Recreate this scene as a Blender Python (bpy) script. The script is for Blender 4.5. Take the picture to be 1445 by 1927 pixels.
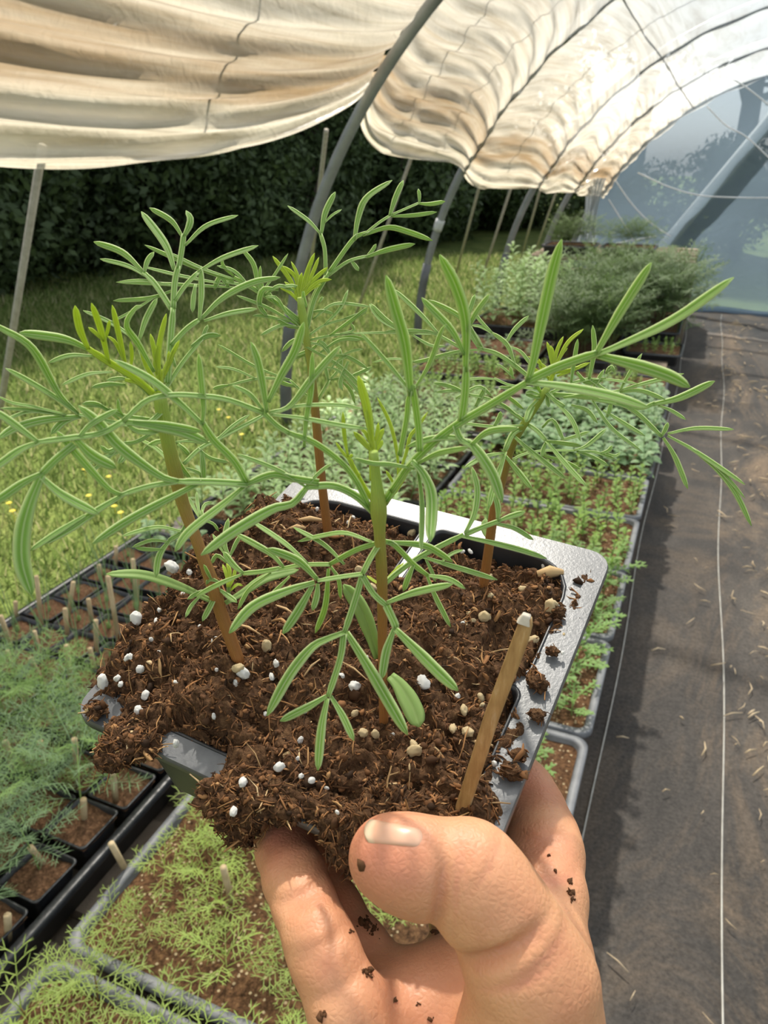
import bpy, math, random
import numpy as np
from mathutils import Vector, Matrix, noise

random.seed(7)
rng = np.random.default_rng(11)
sc = bpy.context.scene
for o in list(bpy.data.objects):
    bpy.data.objects.remove(o)

# ------------------------------------------------------------------ camera
FPX, CX, CY = 1400.0, 722.5, 963.5
M = np.array([[0.9247692794528093, -0.16296759023404866, 0.34386529966491053],
              [0.38052829038105895, 0.39604787555738447, -0.8356699710329137],
              [0.0, 0.9036523915753167, 0.4282666870073019]])
CAM = np.array([0.0, 0.0, 1.05])
cam_d = bpy.data.cameras.new('camera')
cam = bpy.data.objects.new('camera', cam_d)
sc.collection.objects.link(cam)
sc.camera = cam
cam.matrix_world = Matrix([list(M[0]) + [0.0], list(M[1]) + [0.0], list(M[2]) + [CAM[2]], [0, 0, 0, 1]])
cam_d.sensor_fit = 'VERTICAL'
cam_d.sensor_height = 24.0
cam_d.lens = 24.0 * FPX / 1927.0
cam_d.clip_start = 0.005
cam_d.clip_end = 400
cam_d.dof.use_dof = True
cam_d.dof.focus_distance = 0.21
cam_d.dof.aperture_fstop = cam_d.lens / 0.75          # a phone's tiny aperture

# ------------------------------------------------------------------ sky, sun, exposure
SUN_DIR = np.array([-0.24, 0.52, 0.82])               # towards the sun
SUN_DIR /= np.linalg.norm(SUN_DIR)
sun_d = bpy.data.lights.new('sun', 'SUN')
sun_d.energy = 8.8
sun_d.angle = 0.03
sun_d.color = (1.0, 0.945, 0.85)
sun = bpy.data.objects.new('sun', sun_d)
sc.collection.objects.link(sun)
sun.rotation_euler = Vector(SUN_DIR).to_track_quat('Z', 'Y').to_euler()
world = bpy.data.worlds.new('sky')
sc.world = world
world.use_nodes = True
wn = world.node_tree.nodes
sky = wn.new('ShaderNodeTexSky')
sky.sky_type = 'NISHITA'
sky.sun_disc = False
sky.sun_elevation = math.asin(SUN_DIR[2])
sky.sun_rotation = math.atan2(SUN_DIR[0], SUN_DIR[1])
sky.air_density = 1.0
sky.dust_density = 2.5
wn['Background'].inputs['Strength'].default_value = 0.20
haze = wn.new('ShaderNodeHueSaturation')          # hazy, paler sky
haze.inputs['Saturation'].default_value = .45
world.node_tree.links.new(sky.outputs[0], haze.inputs['Color'])
world.node_tree.links.new(haze.outputs[0], wn['Background'].inputs[0])
sc.view_settings.view_transform = 'Standard'
sc.view_settings.look = 'None'
sc.view_settings.gamma = 1.0
sc.view_settings.exposure = 0.14
sc.view_settings.use_curve_mapping = False
sc.cycles.max_bounces = 8
sc.cycles.transparent_max_bounces = 16
sc.cycles.diffuse_bounces = 3
sc.cycles.glossy_bounces = 2
sc.cycles.transmission_bounces = 5
sc.cycles.sample_clamp_indirect = 6.0
sc.cycles.use_denoising = True


# ------------------------------------------------------------------ helpers: geometry
def ray(p):
    return M @ np.array([(p[0] - CX) / FPX, -(p[1] - CY) / FPX, -1.0])


def at(p, depth):
    """point seen at pixel p, `depth` metres along the view axis"""
    return CAM + ray(p) * depth


def on_plane(p, n, q):
    d = ray(p)
    return CAM + d * (np.dot(n, q - CAM) / np.dot(n, d))


def on_z(p, z):
    d = ray(p)
    return CAM + d * ((z - CAM[2]) / d[2])


def on_y(p, y):
    d = ray(p)
    return CAM + d * (y / d[1])


def depth_of(P):
    return -(M.T @ (P - CAM))[2]


def unit(v):
    return v / (np.linalg.norm(v) + 1e-12)


class MB:
    def __init__(self):
        self.v, self.f, self.uv, self.mi = [], [], [], []

    def add(self, verts, faces, uvs=None, mi=0):
        b = len(self.v)
        self.v.extend([tuple(map(float, p)) for p in verts])
        for i, f in enumerate(faces):
            self.f.append(tuple(b + k for k in f))
            self.mi.append(mi)
            self.uv.append([uvs[k] for k in f] if uvs is not None else [(0.5, 0.5)] * len(f))

    def mesh(self, name, mats, smooth=True):
        me = bpy.data.meshes.new(name)
        me.from_pydata(self.v, [], self.f)
        for m in mats:
            me.materials.append(m)
        lay = me.uv_layers.new(name='UVMap')
        flat = [c for face in self.uv for q in face for c in q]
        lay.data.foreach_set('uv', flat)
        me.polygons.foreach_set('material_index', self.mi)
        me.polygons.foreach_set('use_smooth', [smooth] * len(self.f))
        me.update()
        return me

    # shapes ------------------------------------------------------
    def box(self, c, s, rot=0.0, mi=0):
        cx, cy, cz = c
        hx, hy, hz = s[0] / 2, s[1] / 2, s[2] / 2
        cr, sr = math.cos(rot), math.sin(rot)
        vs = []
        for z in (-hz, hz):
            for x, y in ((-hx, -hy), (hx, -hy), (hx, hy), (-hx, hy)):
                vs.append((cx + x * cr - y * sr, cy + x * sr + y * cr, cz + z))
        self.add(vs, [(3, 2, 1, 0), (4, 5, 6, 7), (0, 1, 5, 4), (1, 2, 6, 5), (2, 3, 7, 6), (3, 0, 4, 7)], None, mi)

    def tube(self, pts, radii, n=8, mi=0, caps=True, squash=None):
        pts = np.asarray(pts, float)
        N = len(pts)
        if np.isscalar(radii):
            radii = [radii] * N
        tan = np.gradient(pts, axis=0)
        ref = np.array([0.31, 0.17, 0.93])
        if abs(np.dot(unit(tan[0]), ref)) > 0.9:
            ref = np.array([1.0, 0.1, 0.0])
        u = unit(np.cross(tan[0], ref))
        vs, uvs, fs = [], [], []
        for i in range(N):
            t = unit(tan[i])
            u = unit(u - t * np.dot(u, t))
            w = np.cross(t, u)
            for k in range(n):
                a = 2 * math.pi * k / n
                vs.append(pts[i] + radii[i] * (math.cos(a) * u + math.sin(a) * w))
                uvs.append((k / n, i / (N - 1)))
        for i in range(N - 1):
            for k in range(n):
                k2 = (k + 1) % n
                fs.append((i * n + k, i * n + k2, (i + 1) * n + k2, (i + 1) * n + k))
        if caps:
            fs.append(tuple(range(n - 1, -1, -1)))
            fs.append(tuple((N - 1) * n + k for k in range(n)))
        self.add(vs, fs, uvs, mi)

    def ribbon(self, pts, widths, hint, mi=0, thick=0.24, groove=0.16, vv=0.5):
        """leaf blade: grooved on top, rounded underneath, closed"""
        pts = np.asarray(pts, float)
        N = len(pts)
        tan = np.gradient(pts, axis=0)
        vs, uvs, fs = [], [], []
        prof = [(-1, .02), (-.62, .16), (-.16, .10), (0, .10 - groove), (.16, .10), (.62, .16), (1, .02), (.55, -thick), (0, -thick * 1.35), (-.55, -thick)]
        uu = [0, .19, .42, .5, .58, .81, 1, .78, .5, .22]
        n = len(prof)
        for i in range(N):
            t = unit(tan[i])
            s = unit(np.cross(t, hint))
            nn = np.cross(s, t)
            h = widths[i] / 2
            for (a, b), u in zip(prof, uu):
                vs.append(pts[i] + s * a * h + nn * b * h)
                uvs.append((u, vv))
        for i in range(N - 1):
            for k in range(n):
                k2 = (k + 1) % n
                fs.append((i * n + k, i * n + k2, (i + 1) * n + k2, (i + 1) * n + k))
        fs.append(tuple(range(n - 1, -1, -1)))
        fs.append(tuple((N - 1) * n + k for k in range(n)))
        self.add(vs, fs, uvs, mi)


def spline(pts, n):
    """Catmull-Rom through pts (any dimension), n samples spread by length"""
    P = np.asarray(pts, float)
    if len(P) == 2:
        t = np.linspace(0, 1, n)[:, None]
        return P[0] * (1 - t) + P[1] * t
    Q = np.vstack([2 * P[0] - P[1], P, 2 * P[-1] - P[-2]])
    out = []
    for i in range(1, len(Q) - 2):
        for t in np.linspace(0, 1, 12, endpoint=False):
            a, b, c, d = Q[i - 1], Q[i], Q[i + 1], Q[i + 2]
            out.append(.5 * ((2 * b) + (-a + c) * t + (2 * a - 5 * b + 4 * c - d) * t * t + (-a + 3 * b - 3 * c + d) * t ** 3))
    out.append(P[-1])
    out = np.array(out)
    L = np.r_[0, np.cumsum(np.linalg.norm(np.diff(out, axis=0), axis=1))]
    s = np.linspace(0, L[-1], n)
    return np.stack([np.interp(s, L, out[:, k]) for k in range(P.shape[1])], axis=1)


# ------------------------------------------------------------------ helpers: objects
COL = sc.collection


def link(name, me, parent=None, loc=None):
    o = bpy.data.objects.new(name, me)
    COL.objects.link(o)
    if loc is not None:
        o.location = loc
    if parent is not None:
        o.parent = parent
    return o


def tag(o, label=None, cat=None, group=None, kind=None):
    if label:
        o['label'] = label
    if cat:
        o['category'] = cat
    if group:
        o['group'] = group
    if kind:
        o['kind'] = kind
    return o


def thing(name, label, cat, loc=(0, 0, 0), group=None, kind=None):
    o = bpy.data.objects.new(name, None)
    COL.objects.link(o)
    o.location = loc
    o.empty_display_size = 0.02
    return tag(o, label, cat, group, kind)


def copy_tree(root, label, group):
    c = root.copy()
    COL.objects.link(c)
    c['label'] = label
    c['group'] = group
    for ch in list(root.children):
        d = ch.copy()
        COL.objects.link(d)
        d.parent = c
    return c


# ------------------------------------------------------------------ helpers: materials
def new_mat(name):
    m = bpy.data.materials.new(name)
    m.use_nodes = True
    nt = m.node_tree
    nt.nodes.clear()
    out = nt.nodes.new('ShaderNodeOutputMaterial')
    return m, nt, out


def N(nt, t, **kw):
    n = nt.nodes.new('ShaderNode' + t)
    for k, v in kw.items():
        if k in n.inputs:
            n.inputs[k].default_value = v
        else:
            setattr(n, k, v)
    return n


def ramp(nt, stops, fac=None, interp='LINEAR'):
    r = nt.nodes.new('ShaderNodeValToRGB')
    r.color_ramp.interpolation = interp
    e = r.color_ramp.elements
    while len(e) < len(stops):
        e.new(0.5)
    for el, (p, c) in zip(e, stops):
        el.position = p
        el.color = (*c, 1) if len(c) == 3 else c
    if fac is not None:
        nt.links.new(fac, r.inputs[0])
    return r


def tex_noise(nt, scale, detail=3, rough=.55, vec=None, dist=0.0):
    t = N(nt, 'TexNoise')
    t.inputs['Scale'].default_value = scale
    t.inputs['Detail'].default_value = detail
    t.inputs['Roughness'].default_value = rough
    t.inputs['Distortion'].default_value = dist
    if vec is not None:
        nt.links.new(vec, t.inputs['Vector'])
    return t


def coords(nt, kind='Object'):
    return nt.nodes.new('ShaderNodeTexCoord').outputs[kind]


def bump(nt, height, strength=.3, dist=.01):
    b = N(nt, 'Bump')
    b.inputs['Strength'].default_value = strength
    b.inputs['Distance'].default_value = dist
    nt.links.new(height, b.inputs['Height'])
    return b.outputs[0]


def principled(nt, rough=.6, spec=.4):
    p = N(nt, 'BsdfPrincipled')
    p.inputs['Roughness'].default_value = rough
    p.inputs['Specular IOR Level'].default_value = spec
    return p


def simple_mat(name, c1, c2=None, scale=30, rough=.6, spec=.4, bumpamt=0, bumpscale=None, bdist=.002, kind='Object'):
    m, nt, out = new_mat(name)
    p = principled(nt, rough, spec)
    co = coords(nt, kind)
    if c2 is not None:
        t = tex_noise(nt, scale, 4, .6, co)
        r = ramp(nt, [(.32, c1), (.68, c2)], t.outputs['Fac'])
        nt.links.new(r.outputs[0], p.inputs['Base Color'])
    else:
        p.inputs['Base Color'].default_value = (*c1, 1)
    if bumpamt:
        t2 = tex_noise(nt, bumpscale or scale * 2, 4, .6, co)
        nt.links.new(bump(nt, t2.outputs['Fac'], bumpamt, bdist), p.inputs['Normal'])
    nt.links.new(p.outputs[0], out.inputs[0])
    return m


def leaf_mat(name, c_dark, c_lite, trans=.35, trans_col=None, margin=None, rough=.55, by_random=False, nscale=60):
    """two-sided leaf: diffuse + translucent; pale midrib, and backlit rim light painted into the margins (UV u)"""
    m, nt, out = new_mat(name)
    co = coords(nt, 'Object')
    t = tex_noise(nt, nscale, 3, .6, co)
    r = ramp(nt, [(.3, c_dark), (.7, c_lite)], t.outputs['Fac'])
    col = r.outputs[0]
    if by_random:
        oi = N(nt, 'ObjectInfo')
        hs = N(nt, 'HueSaturation')
        mr = N(nt, 'MapRange')
        mr.inputs['To Min'].default_value = .75
        mr.inputs['To Max'].default_value = 1.25
        nt.links.new(oi.outputs['Random'], mr.inputs[0])
        nt.links.new(mr.outputs[0], hs.inputs['Value'])
        nt.links.new(col, hs.inputs['Color'])
        col = hs.outputs[0]
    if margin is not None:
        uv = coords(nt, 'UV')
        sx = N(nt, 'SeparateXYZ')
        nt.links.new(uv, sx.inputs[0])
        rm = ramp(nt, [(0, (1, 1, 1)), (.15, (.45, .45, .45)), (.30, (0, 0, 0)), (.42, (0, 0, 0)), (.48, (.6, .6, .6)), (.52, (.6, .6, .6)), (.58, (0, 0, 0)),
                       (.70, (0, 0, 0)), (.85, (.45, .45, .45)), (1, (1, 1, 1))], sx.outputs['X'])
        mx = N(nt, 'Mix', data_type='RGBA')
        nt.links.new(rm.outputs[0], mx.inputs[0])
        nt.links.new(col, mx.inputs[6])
        mx.inputs[7].default_value = (*margin, 1)  # edges paled in the colour as if backlit; the midrib is truly paler
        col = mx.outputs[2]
    p = principled(nt, rough, .35)
    nt.links.new(col, p.inputs['Base Color'])
    tr = N(nt, 'BsdfTranslucent')
    if trans_col is None:
        nt.links.new(col, tr.inputs[0])
    else:
        mt = N(nt, 'Mix', data_type='RGBA')
        mt.inputs[0].default_value = .55
        nt.links.new(col, mt.inputs[6])
        mt.inputs[7].default_value = (*trans_col, 1)
        nt.links.new(mt.outputs[2], tr.inputs[0])
    ms = N(nt, 'MixShader')
    ms.inputs[0].default_value = trans
    nt.links.new(p.outputs[0], ms.inputs[1])
    nt.links.new(tr.outputs[0], ms.inputs[2])
    nt.links.new(ms.outputs[0], out.inputs[0])
    return m


MAT = {}
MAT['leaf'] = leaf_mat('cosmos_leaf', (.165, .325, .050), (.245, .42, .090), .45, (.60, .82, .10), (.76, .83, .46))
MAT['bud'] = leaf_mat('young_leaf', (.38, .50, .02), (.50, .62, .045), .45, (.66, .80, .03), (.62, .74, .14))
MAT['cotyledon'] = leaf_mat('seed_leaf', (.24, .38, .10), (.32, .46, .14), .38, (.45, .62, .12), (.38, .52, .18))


def stem_mat():
    m, nt, out = new_mat('cosmos_stem')
    uv = coords(nt, 'UV')
    sx = N(nt, 'SeparateXYZ')
    nt.links.new(uv, sx.inputs[0])
    t = tex_noise(nt, 90, 3, .6, coords(nt))
    ad = N(nt, 'Math', operation='MULTIPLY_ADD')
    nt.links.new(t.outputs['Fac'], ad.inputs[0])
    ad.inputs[1].default_value = .16
    nt.links.new(sx.outputs['Y'], ad.inputs[2])
    r = ramp(nt, [(0, (.30, .12, .035)), (.55, (.33, .165, .045)), (.78, (.30, .25, .05)), (1.0, (.34, .46, .08))], ad.outputs[0])
    p = principled(nt, .45, .4)
    p.inputs['Subsurface Weight'].default_value = .12
    p.inputs['Subsurface Radius'].default_value = (.002, .001, .0004)
    nt.links.new(r.outputs[0], p.inputs['Base Color'])
    w = N(nt, 'TexWave')
    w.bands_direction = 'X'
    w.inputs['Scale'].default_value = 6
    nt.links.new(uv, w.inputs['Vector'])
    nt.links.new(bump(nt, w.outputs['Fac'], .35, .0004), p.inputs['Normal'])
    nt.links.new(p.outputs[0], out.inputs[0])
    return m


MAT['stem'] = stem_mat()


def film_mat(name, transp=.42, dirt=True, tint=(.95, .95, .93), dirt_col=(.42, .29, .16), trans_tint=(.98, .98, .97), lucent=.60):
    """old greenhouse polythene: part clear, part milky, with tan grime lying along the folds near the lower edge (UV v = 0)"""
    m, nt, out = new_mat(name)
    uv = coords(nt, 'UV')
    tr = N(nt, 'BsdfTransparent')
    tr.inputs[0].default_value = (*trans_tint, 1)
    tl = N(nt, 'BsdfTranslucent')
    df = N(nt, 'BsdfDiffuse')
    gl = N(nt, 'BsdfGlossy')
    gl.inputs['Roughness'].default_value = .22
    gl.inputs['Color'].default_value = (.55, .55, .55, 1)
    sx = N(nt, 'SeparateXYZ')
    nt.links.new(uv, sx.inputs[0])
    if dirt:
        mp = N(nt, 'Mapping')
        mp.inputs['Scale'].default_value = (1.3, 26.0, 1)
        nt.links.new(uv, mp.inputs[0])
        t = tex_noise(nt, 1.7, 5, .6, mp.outputs[0], .4)
        r1 = ramp(nt, [(0, (.15, .15, .15)), (.05, (.3, .3, .3)), (.075, (1, 1, 1)), (.12, (.9, .9, .9)), (.16, (.4, .4, .4)), (.30, (.22, .22, .22)), (.48, (0, 0, 0))], sx.outputs['Y'])
        r2 = ramp(nt, [(.22, (.30, .30, .30)), (.60, (1, 1, 1))], t.outputs['Fac'])
        mu = N(nt, 'Math', operation='MULTIPLY')
        nt.links.new(r1.outputs[0], mu.inputs[0])
        nt.links.new(r2.outputs[0], mu.inputs[1])
        mx = N(nt, 'Mix', data_type='RGBA')
        nt.links.new(mu.outputs[0], mx.inputs[0])
        rt = ramp(nt, [(0, (.93, .86, .68)), (.30, (.95, .91, .80)), (.55, (.72, .78, .83)), (1, (.46, .55, .65))], sx.outputs['Y'])
        mp2 = N(nt, 'Mapping')
        mp2.inputs['Scale'].default_value = (2.2, 95.0, 1)
        nt.links.new(uv, mp2.inputs[0])
        ts = tex_noise(nt, 1.0, 4, .65, mp2.outputs[0], .6)
        rs = ramp(nt, [(.30, (.66, .62, .56)), (.55, (1, 1, 1))], ts.outputs['Fac'])
        mm = N(nt, 'Mix', data_type='RGBA', blend_type='MULTIPLY')
        ry = ramp(nt, [(0, (1, 1, 1)), (.45, (.8, .8, .8)), (.65, (.1, .1, .1))], sx.outputs['Y'])
        nt.links.new(ry.outputs[0], mm.inputs[0])
        nt.links.new(rt.outputs[0], mm.inputs[6])
        nt.links.new(rs.outputs[0], mm.inputs[7])
        nt.links.new(mm.outputs[2], mx.inputs[6])
        mx.inputs[7].default_value = (*dirt_col, 1)
        nt.links.new(mx.outputs[2], tl.inputs[0])
        nt.links.new(mx.outputs[2], df.inputs[0])
    else:
        tl.inputs[0].default_value = (*tint, 1)
        df.inputs[0].default_value = (*tint, 1)
    a = N(nt, 'MixShader')
    a.inputs[0].default_value = 1 - lucent
    nt.links.new(tl.outputs[0], a.inputs[1])
    nt.links.new(df.outputs[0], a.inputs[2])
    b = N(nt, 'MixShader')
    nt.links.new(a.outputs[0], b.inputs[1])
    nt.links.new(tr.outputs[0], b.inputs[2])
    if dirt:
        s = N(nt, 'MapRange')
        s.inputs['From Min'].default_value = 0
        s.inputs['From Max'].default_value = .7
        s.inputs['To Min'].default_value = transp * .45
        s.inputs['To Max'].default_value = transp * .85
        nt.links.new(sx.outputs['Y'], s.inputs[0])
        nt.links.new(s.outputs[0], b.inputs[0])
    else:
        b.inputs[0].default_value = transp
    fr = N(nt, 'Fresnel')
    fr.inputs[0].default_value = 1.35
    c = N(nt, 'MixShader')
    nt.links.new(fr.outputs[0], c.inputs[0])
    nt.links.new(b.outputs[0], c.inputs[1])
    nt.links.new(gl.outputs[0], c.inputs[2])
    t3 = tex_noise(nt, 26, 3, .5, coords(nt), 1.0)
    nb = bump(nt, t3.outputs['Fac'], .35, .012)
    for s_ in (tl, df, gl):
        nt.links.new(nb, s_.inputs['Normal'])
    nt.links.new(c.outputs[0], out.inputs[0])
    return m


MAT['film'] = film_mat('polythene_film', .52)
MAT['end_film'] = film_mat('end_polythene', .42, dirt=False, tint=(.25, .34, .43), trans_tint=(.74, .82, .90), lucent=.45)
MAT['pipe'] = simple_mat('galvanised_pipe', (.21, .215, .21), (.29, .30, .29), 14, .5, .4)
MAT['pipe'].node_tree.nodes['Principled BSDF'].inputs['Metallic'].default_value = .2
MAT['rope'] = simple_mat('weathered_rope', (.36, .33, .26), (.48, .44, .36), 60, .9, .1)
MAT['black_plastic'] = simple_mat('black_plastic', (.016, .017, .019), (.034, .035, .038), 40, .36, .5, .12, 300, .0006)
MAT['tray_plastic'] = simple_mat('dusty_tray_plastic', (.08, .085, .095), (.19, .195, .205), 22, .5, .5)
MAT['wood'] = simple_mat('grey_pallet_wood', (.16, .12, .085), (.30, .24, .18), 9, .85, .2, .4, 60, .004)
MAT['bamboo'] = simple_mat('pale_cane', (.42, .31, .17), (.58, .46, .28), 35, .7, .3)
MAT['bark'] = simple_mat('tree_bark', (.045, .035, .026), (.12, .095, .07), 8, .9, .1, .6, 16, .03)


def soil_mat(name, specks=True, dark=(.032, .017, .009), mid=(.145, .074, .036), lite=(.36, .20, .095), sp_col=(.55, .43, .26), sp_scale=175, thr=.40, base_scale=170):
    m, nt, out = new_mat(name)
    co = coords(nt)
    t = tex_noise(nt, base_scale, 6, .7, co)
    r = ramp(nt, [(.30, dark), (.52, mid), (.78, lite)], t.outputs['Fac'])
    col = r.outputs[0]
    if specks:
        v = N(nt, 'TexVoronoi')
        v.inputs['Scale'].default_value = sp_scale
        nt.links.new(co, v.inputs['Vector'])
        sxx = N(nt, 'SeparateColor')
        nt.links.new(v.outputs['Color'], sxx.inputs[0])
        g1 = N(nt, 'Math', operation='LESS_THAN')
        nt.links.new(v.outputs['Distance'], g1.inputs[0])
        g1.inputs[1].default_value = .30
        g2 = N(nt, 'Math', operation='LESS_THAN')
        nt.links.new(sxx.outputs[0], g2.inputs[0])
        g2.inputs[1].default_value = thr
        mu = N(nt, 'Math', operation='MULTIPLY')
        nt.links.new(g1.outputs[0], mu.inputs[0])
        nt.links.new(g2.outputs[0], mu.inputs[1])
        mx = N(nt, 'Mix', data_type='RGBA')
        nt.links.new(mu.outputs[0], mx.inputs[0])
        nt.links.new(col, mx.inputs[6])
        mx.inputs[7].default_value = (*sp_col, 1)
        col = mx.outputs[2]
    p = principled(nt, .9, .15)
    nt.links.new(col, p.inputs['Base Color'])
    nt.links.new(bump(nt, t.outputs['Fac'], .8, .006), p.inputs['Normal'])
    nt.links.new(p.outputs[0], out.inputs[0])
    return m


MAT['soil'] = soil_mat('coir_potting_soil', False, base_scale=420)
MAT['tray_soil'] = soil_mat('tray_soil', True)
MAT['pot_soil'] = soil_mat('bark_soil', True, (.05, .025, .012), (.16, .085, .045), (.36, .20, .11), thr=.12, sp_scale=90)


def fibre_mat():
    m, nt, out = new_mat('coir_fibre')
    sx = N(nt, 'SeparateXYZ')
    nt.links.new(coords(nt, 'UV'), sx.inputs[0])
    r = ramp(nt, [(0, (.030, .015, .007)), (.35, (.13, .059, .025)), (.7, (.29, .135, .052)), (.93, (.45, .26, .11)), (1, (.60, .43, .23))], sx.outputs['X'])
    p = principled(nt, .8, .2)
    nt.links.new(r.outputs[0], p.inputs['Base Color'])
    nt.links.new(p.outputs[0], out.inputs[0])
    return m


MAT['fibre'] = fibre_mat()
MAT['perlite'] = simple_mat('perlite', (.74, .71, .65), (.86, .84, .79), 500, .9, .1, .5, 900, .0008)
MAT['vermiculite'] = simple_mat('tan_grain', (.52, .38, .19), (.72, .58, .36), 500, .85, .15, .5, 900, .0008)

# ================================================================== the setting
# ---- lawn
def ground_mat():
    m, nt, out = new_mat('lawn')
    co = coords(nt)
    t = tex_noise(nt, 2.2, 5, .65, co)
    t2 = tex_noise(nt, 60, 4, .7, co)
    r = ramp(nt, [(.3, (.085, .13, .03)), (.55, (.16, .21, .05)), (.78, (.27, .27, .09))], t.outputs['Fac'])
    r2 = ramp(nt, [(.3, (.55, .55, .55)), (.7, (1.25, 1.25, 1.2))], t2.outputs['Fac'])
    mx = N(nt, 'Mix', data_type='RGBA', blend_type='MULTIPLY')
    mx.inputs[0].default_value = 1
    nt.links.new(r.outputs[0], mx.inputs[6])
    nt.links.new(r2.outputs[0], mx.inputs[7])
    p = principled(nt, .9, .1)
    nt.links.new(mx.outputs[2], p.inputs['Base Color'])
    nt.links.new(bump(nt, t2.outputs['Fac'], .8, .03), p.inputs['Normal'])
    nt.links.new(p.outputs[0], out.inputs[0])
    return m


mb = MB()
mb.add([(-40, -12, -.012), (30, -12, -.012), (30, 60, -.012), (-40, 60, -.012)], [(0, 1, 2, 3)])
tag(link('ground', mb.mesh('ground', [ground_mat()])), 'green lawn beside the tunnel, shaded under the far trees', None, None, 'structure')


# ---- woven ground cloth on the walkway (bare fabric, two white marker threads every 23 cm)
def cloth_mat():
    m, nt, out = new_mat('woven_ground_cloth')
    co = coords(nt)
    sx = N(nt, 'SeparateXYZ')
    nt.links.new(co, sx.inputs[0])
    mp = N(nt, 'Mapping')
    mp.inputs['Scale'].default_value = (1.0, .35, 1)
    nt.links.new(co, mp.inputs[0])
    t = tex_noise(nt, 5, 6, .68, mp.outputs[0], .3)
    tf = tex_noise(nt, 150, 3, .7, co)
    r = ramp(nt, [(.28, (.034, .031, .028)), (.5, (.060, .052, .045)), (.72, (.112, .095, .078))], t.outputs['Fac'])
    # dust and silt caught along the thread
    td = tex_noise(nt, 3.2, 7, .75, mp.outputs[0], 1.2)
    dm = N(nt, 'Math', operation='SUBTRACT')
    nt.links.new(sx.outputs['X'], dm.inputs[0])
    dm.inputs[1].default_value = .27
    da = N(nt, 'Math', operation='ABSOLUTE')
    nt.links.new(dm.outputs[0], da.inputs[0])
    dr = ramp(nt, [(0, (1, 1, 1)), (.12, (.55, .55, .55)), (.4, (.28, .28, .28))], da.outputs[0])
    dd = ramp(nt, [(.46, (0, 0, 0)), (.72, (1, 1, 1))], td.outputs['Fac'])
    mm = N(nt, 'Math', operation='MULTIPLY')
    nt.links.new(dr.outputs[0], mm.inputs[0])
    nt.links.new(dd.outputs[0], mm.inputs[1])
    mx = N(nt, 'Mix', data_type='RGBA')
    nt.links.new(mm.outputs[0], mx.inputs[0])
    nt.links.new(r.outputs[0], mx.inputs[6])
    mx.inputs[7].default_value = (.26, .18, .11, 1)
    rf = ramp(nt, [(.3, (.6, .6, .6)), (.7, (1.35, 1.35, 1.35))], tf.outputs['Fac'])
    m2 = N(nt, 'Mix', data_type='RGBA', blend_type='MULTIPLY')
    m2.inputs[0].default_value = 1
    nt.links.new(mx.outputs[2], m2.inputs[6])
    nt.links.new(rf.outputs[0], m2.inputs[7])
    p = principled(nt, .75, .3)
    nt.links.new(m2.outputs[2], p.inputs['Base Color'])
    nt.links.new(bump(nt, tf.outputs['Fac'], .35, .004), p.inputs['Normal'])
    nt.links.new(p.outputs[0], out.inputs[0])
    return m


gx, gy = np.linspace(-1.45, 2.6, 70), np.linspace(-.9, 6.4, 180)
vs, fs = [], []
for j, y in enumerate(gy):
    for i, x in enumerate(gx):
        z = .006 * noise.noise(Vector((x * 2.2, y * .9, 0))) + .005 * math.exp(-((y - 1.50 - .5 * (x - .1) ** 2 * 0) / .035) ** 2) * math.exp(-((x - .12) / .13) ** 2)
        z += .012 * math.exp(-((x - .36 - .03 * math.sin(y * 2.3)) / .018) ** 2)      # ridge where two cloths overlap
        vs.append((x, y, z))
nx = len(gx)
for j in range(len(gy) - 1):
    for i in range(nx - 1):
        fs.append((j * nx + i, j * nx + i + 1, (j + 1) * nx + i + 1, (j + 1) * nx + i))
mb = MB()
mb.add(vs, fs)
tag(link('floor', mb.mesh('floor', [cloth_mat()])), 'dark woven ground cloth of the walkway', None, None, 'structure')

thread_m = simple_mat('white_marker_thread', (.42, .40, .36), (.60, .58, .52), 40, .9, .1)
for x0, lab in ((-.035, 'white marker thread of the ground cloth close beside the trays'),
                (.185, 'white marker thread of the ground cloth along the middle of the walkway')):
    pts = [(x0 + .006 * math.sin(y * 1.9) + .004 * math.sin(y * 5.1), y, .006 * noise.noise(Vector((x0 * 2.2, y * .9, 0))) + .0022) for y in np.linspace(-.8, 6.2, 120)]
    mb = MB()
    mb.tube(pts, .0016, 5)
    tag(link('marker_thread', mb.mesh('marker_thread', [thread_m])), lab, 'thread')

# straw litter on the cloth
mb = MB()
for k in range(480):
    y = .25 + 5.8 * random.random() ** 1.8
    x = random.choice([random.gauss(.27, .07), random.uniform(.0, .9), random.gauss(.45, .1)])
    if x < .0:
        continue
    a = random.uniform(0, math.pi)
    L = random.uniform(.004, .020) * (1 + .12 * y)
    w = random.uniform(.0006, .0018) * (1 + .2 * y)
    bend = random.uniform(-.3, .3)
    z = .013
    p = [(x - L * math.cos(a), y - L * math.sin(a), z), (x - bend * L * math.sin(a), y + bend * L * math.cos(a), z + .002), (x + L * math.cos(a), y + L * math.sin(a), z)]
    mb.tube(p, [w * .6, w, w * .5], 4)
tag(link('straw_litter', mb.mesh('straw_litter', [simple_mat('straw', (.45, .34, .20), (.70, .56, .38), 8, .8, .2)])),
    'bits of straw and bark littering the walkway cloth', 'litter', None, 'stuff')

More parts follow.
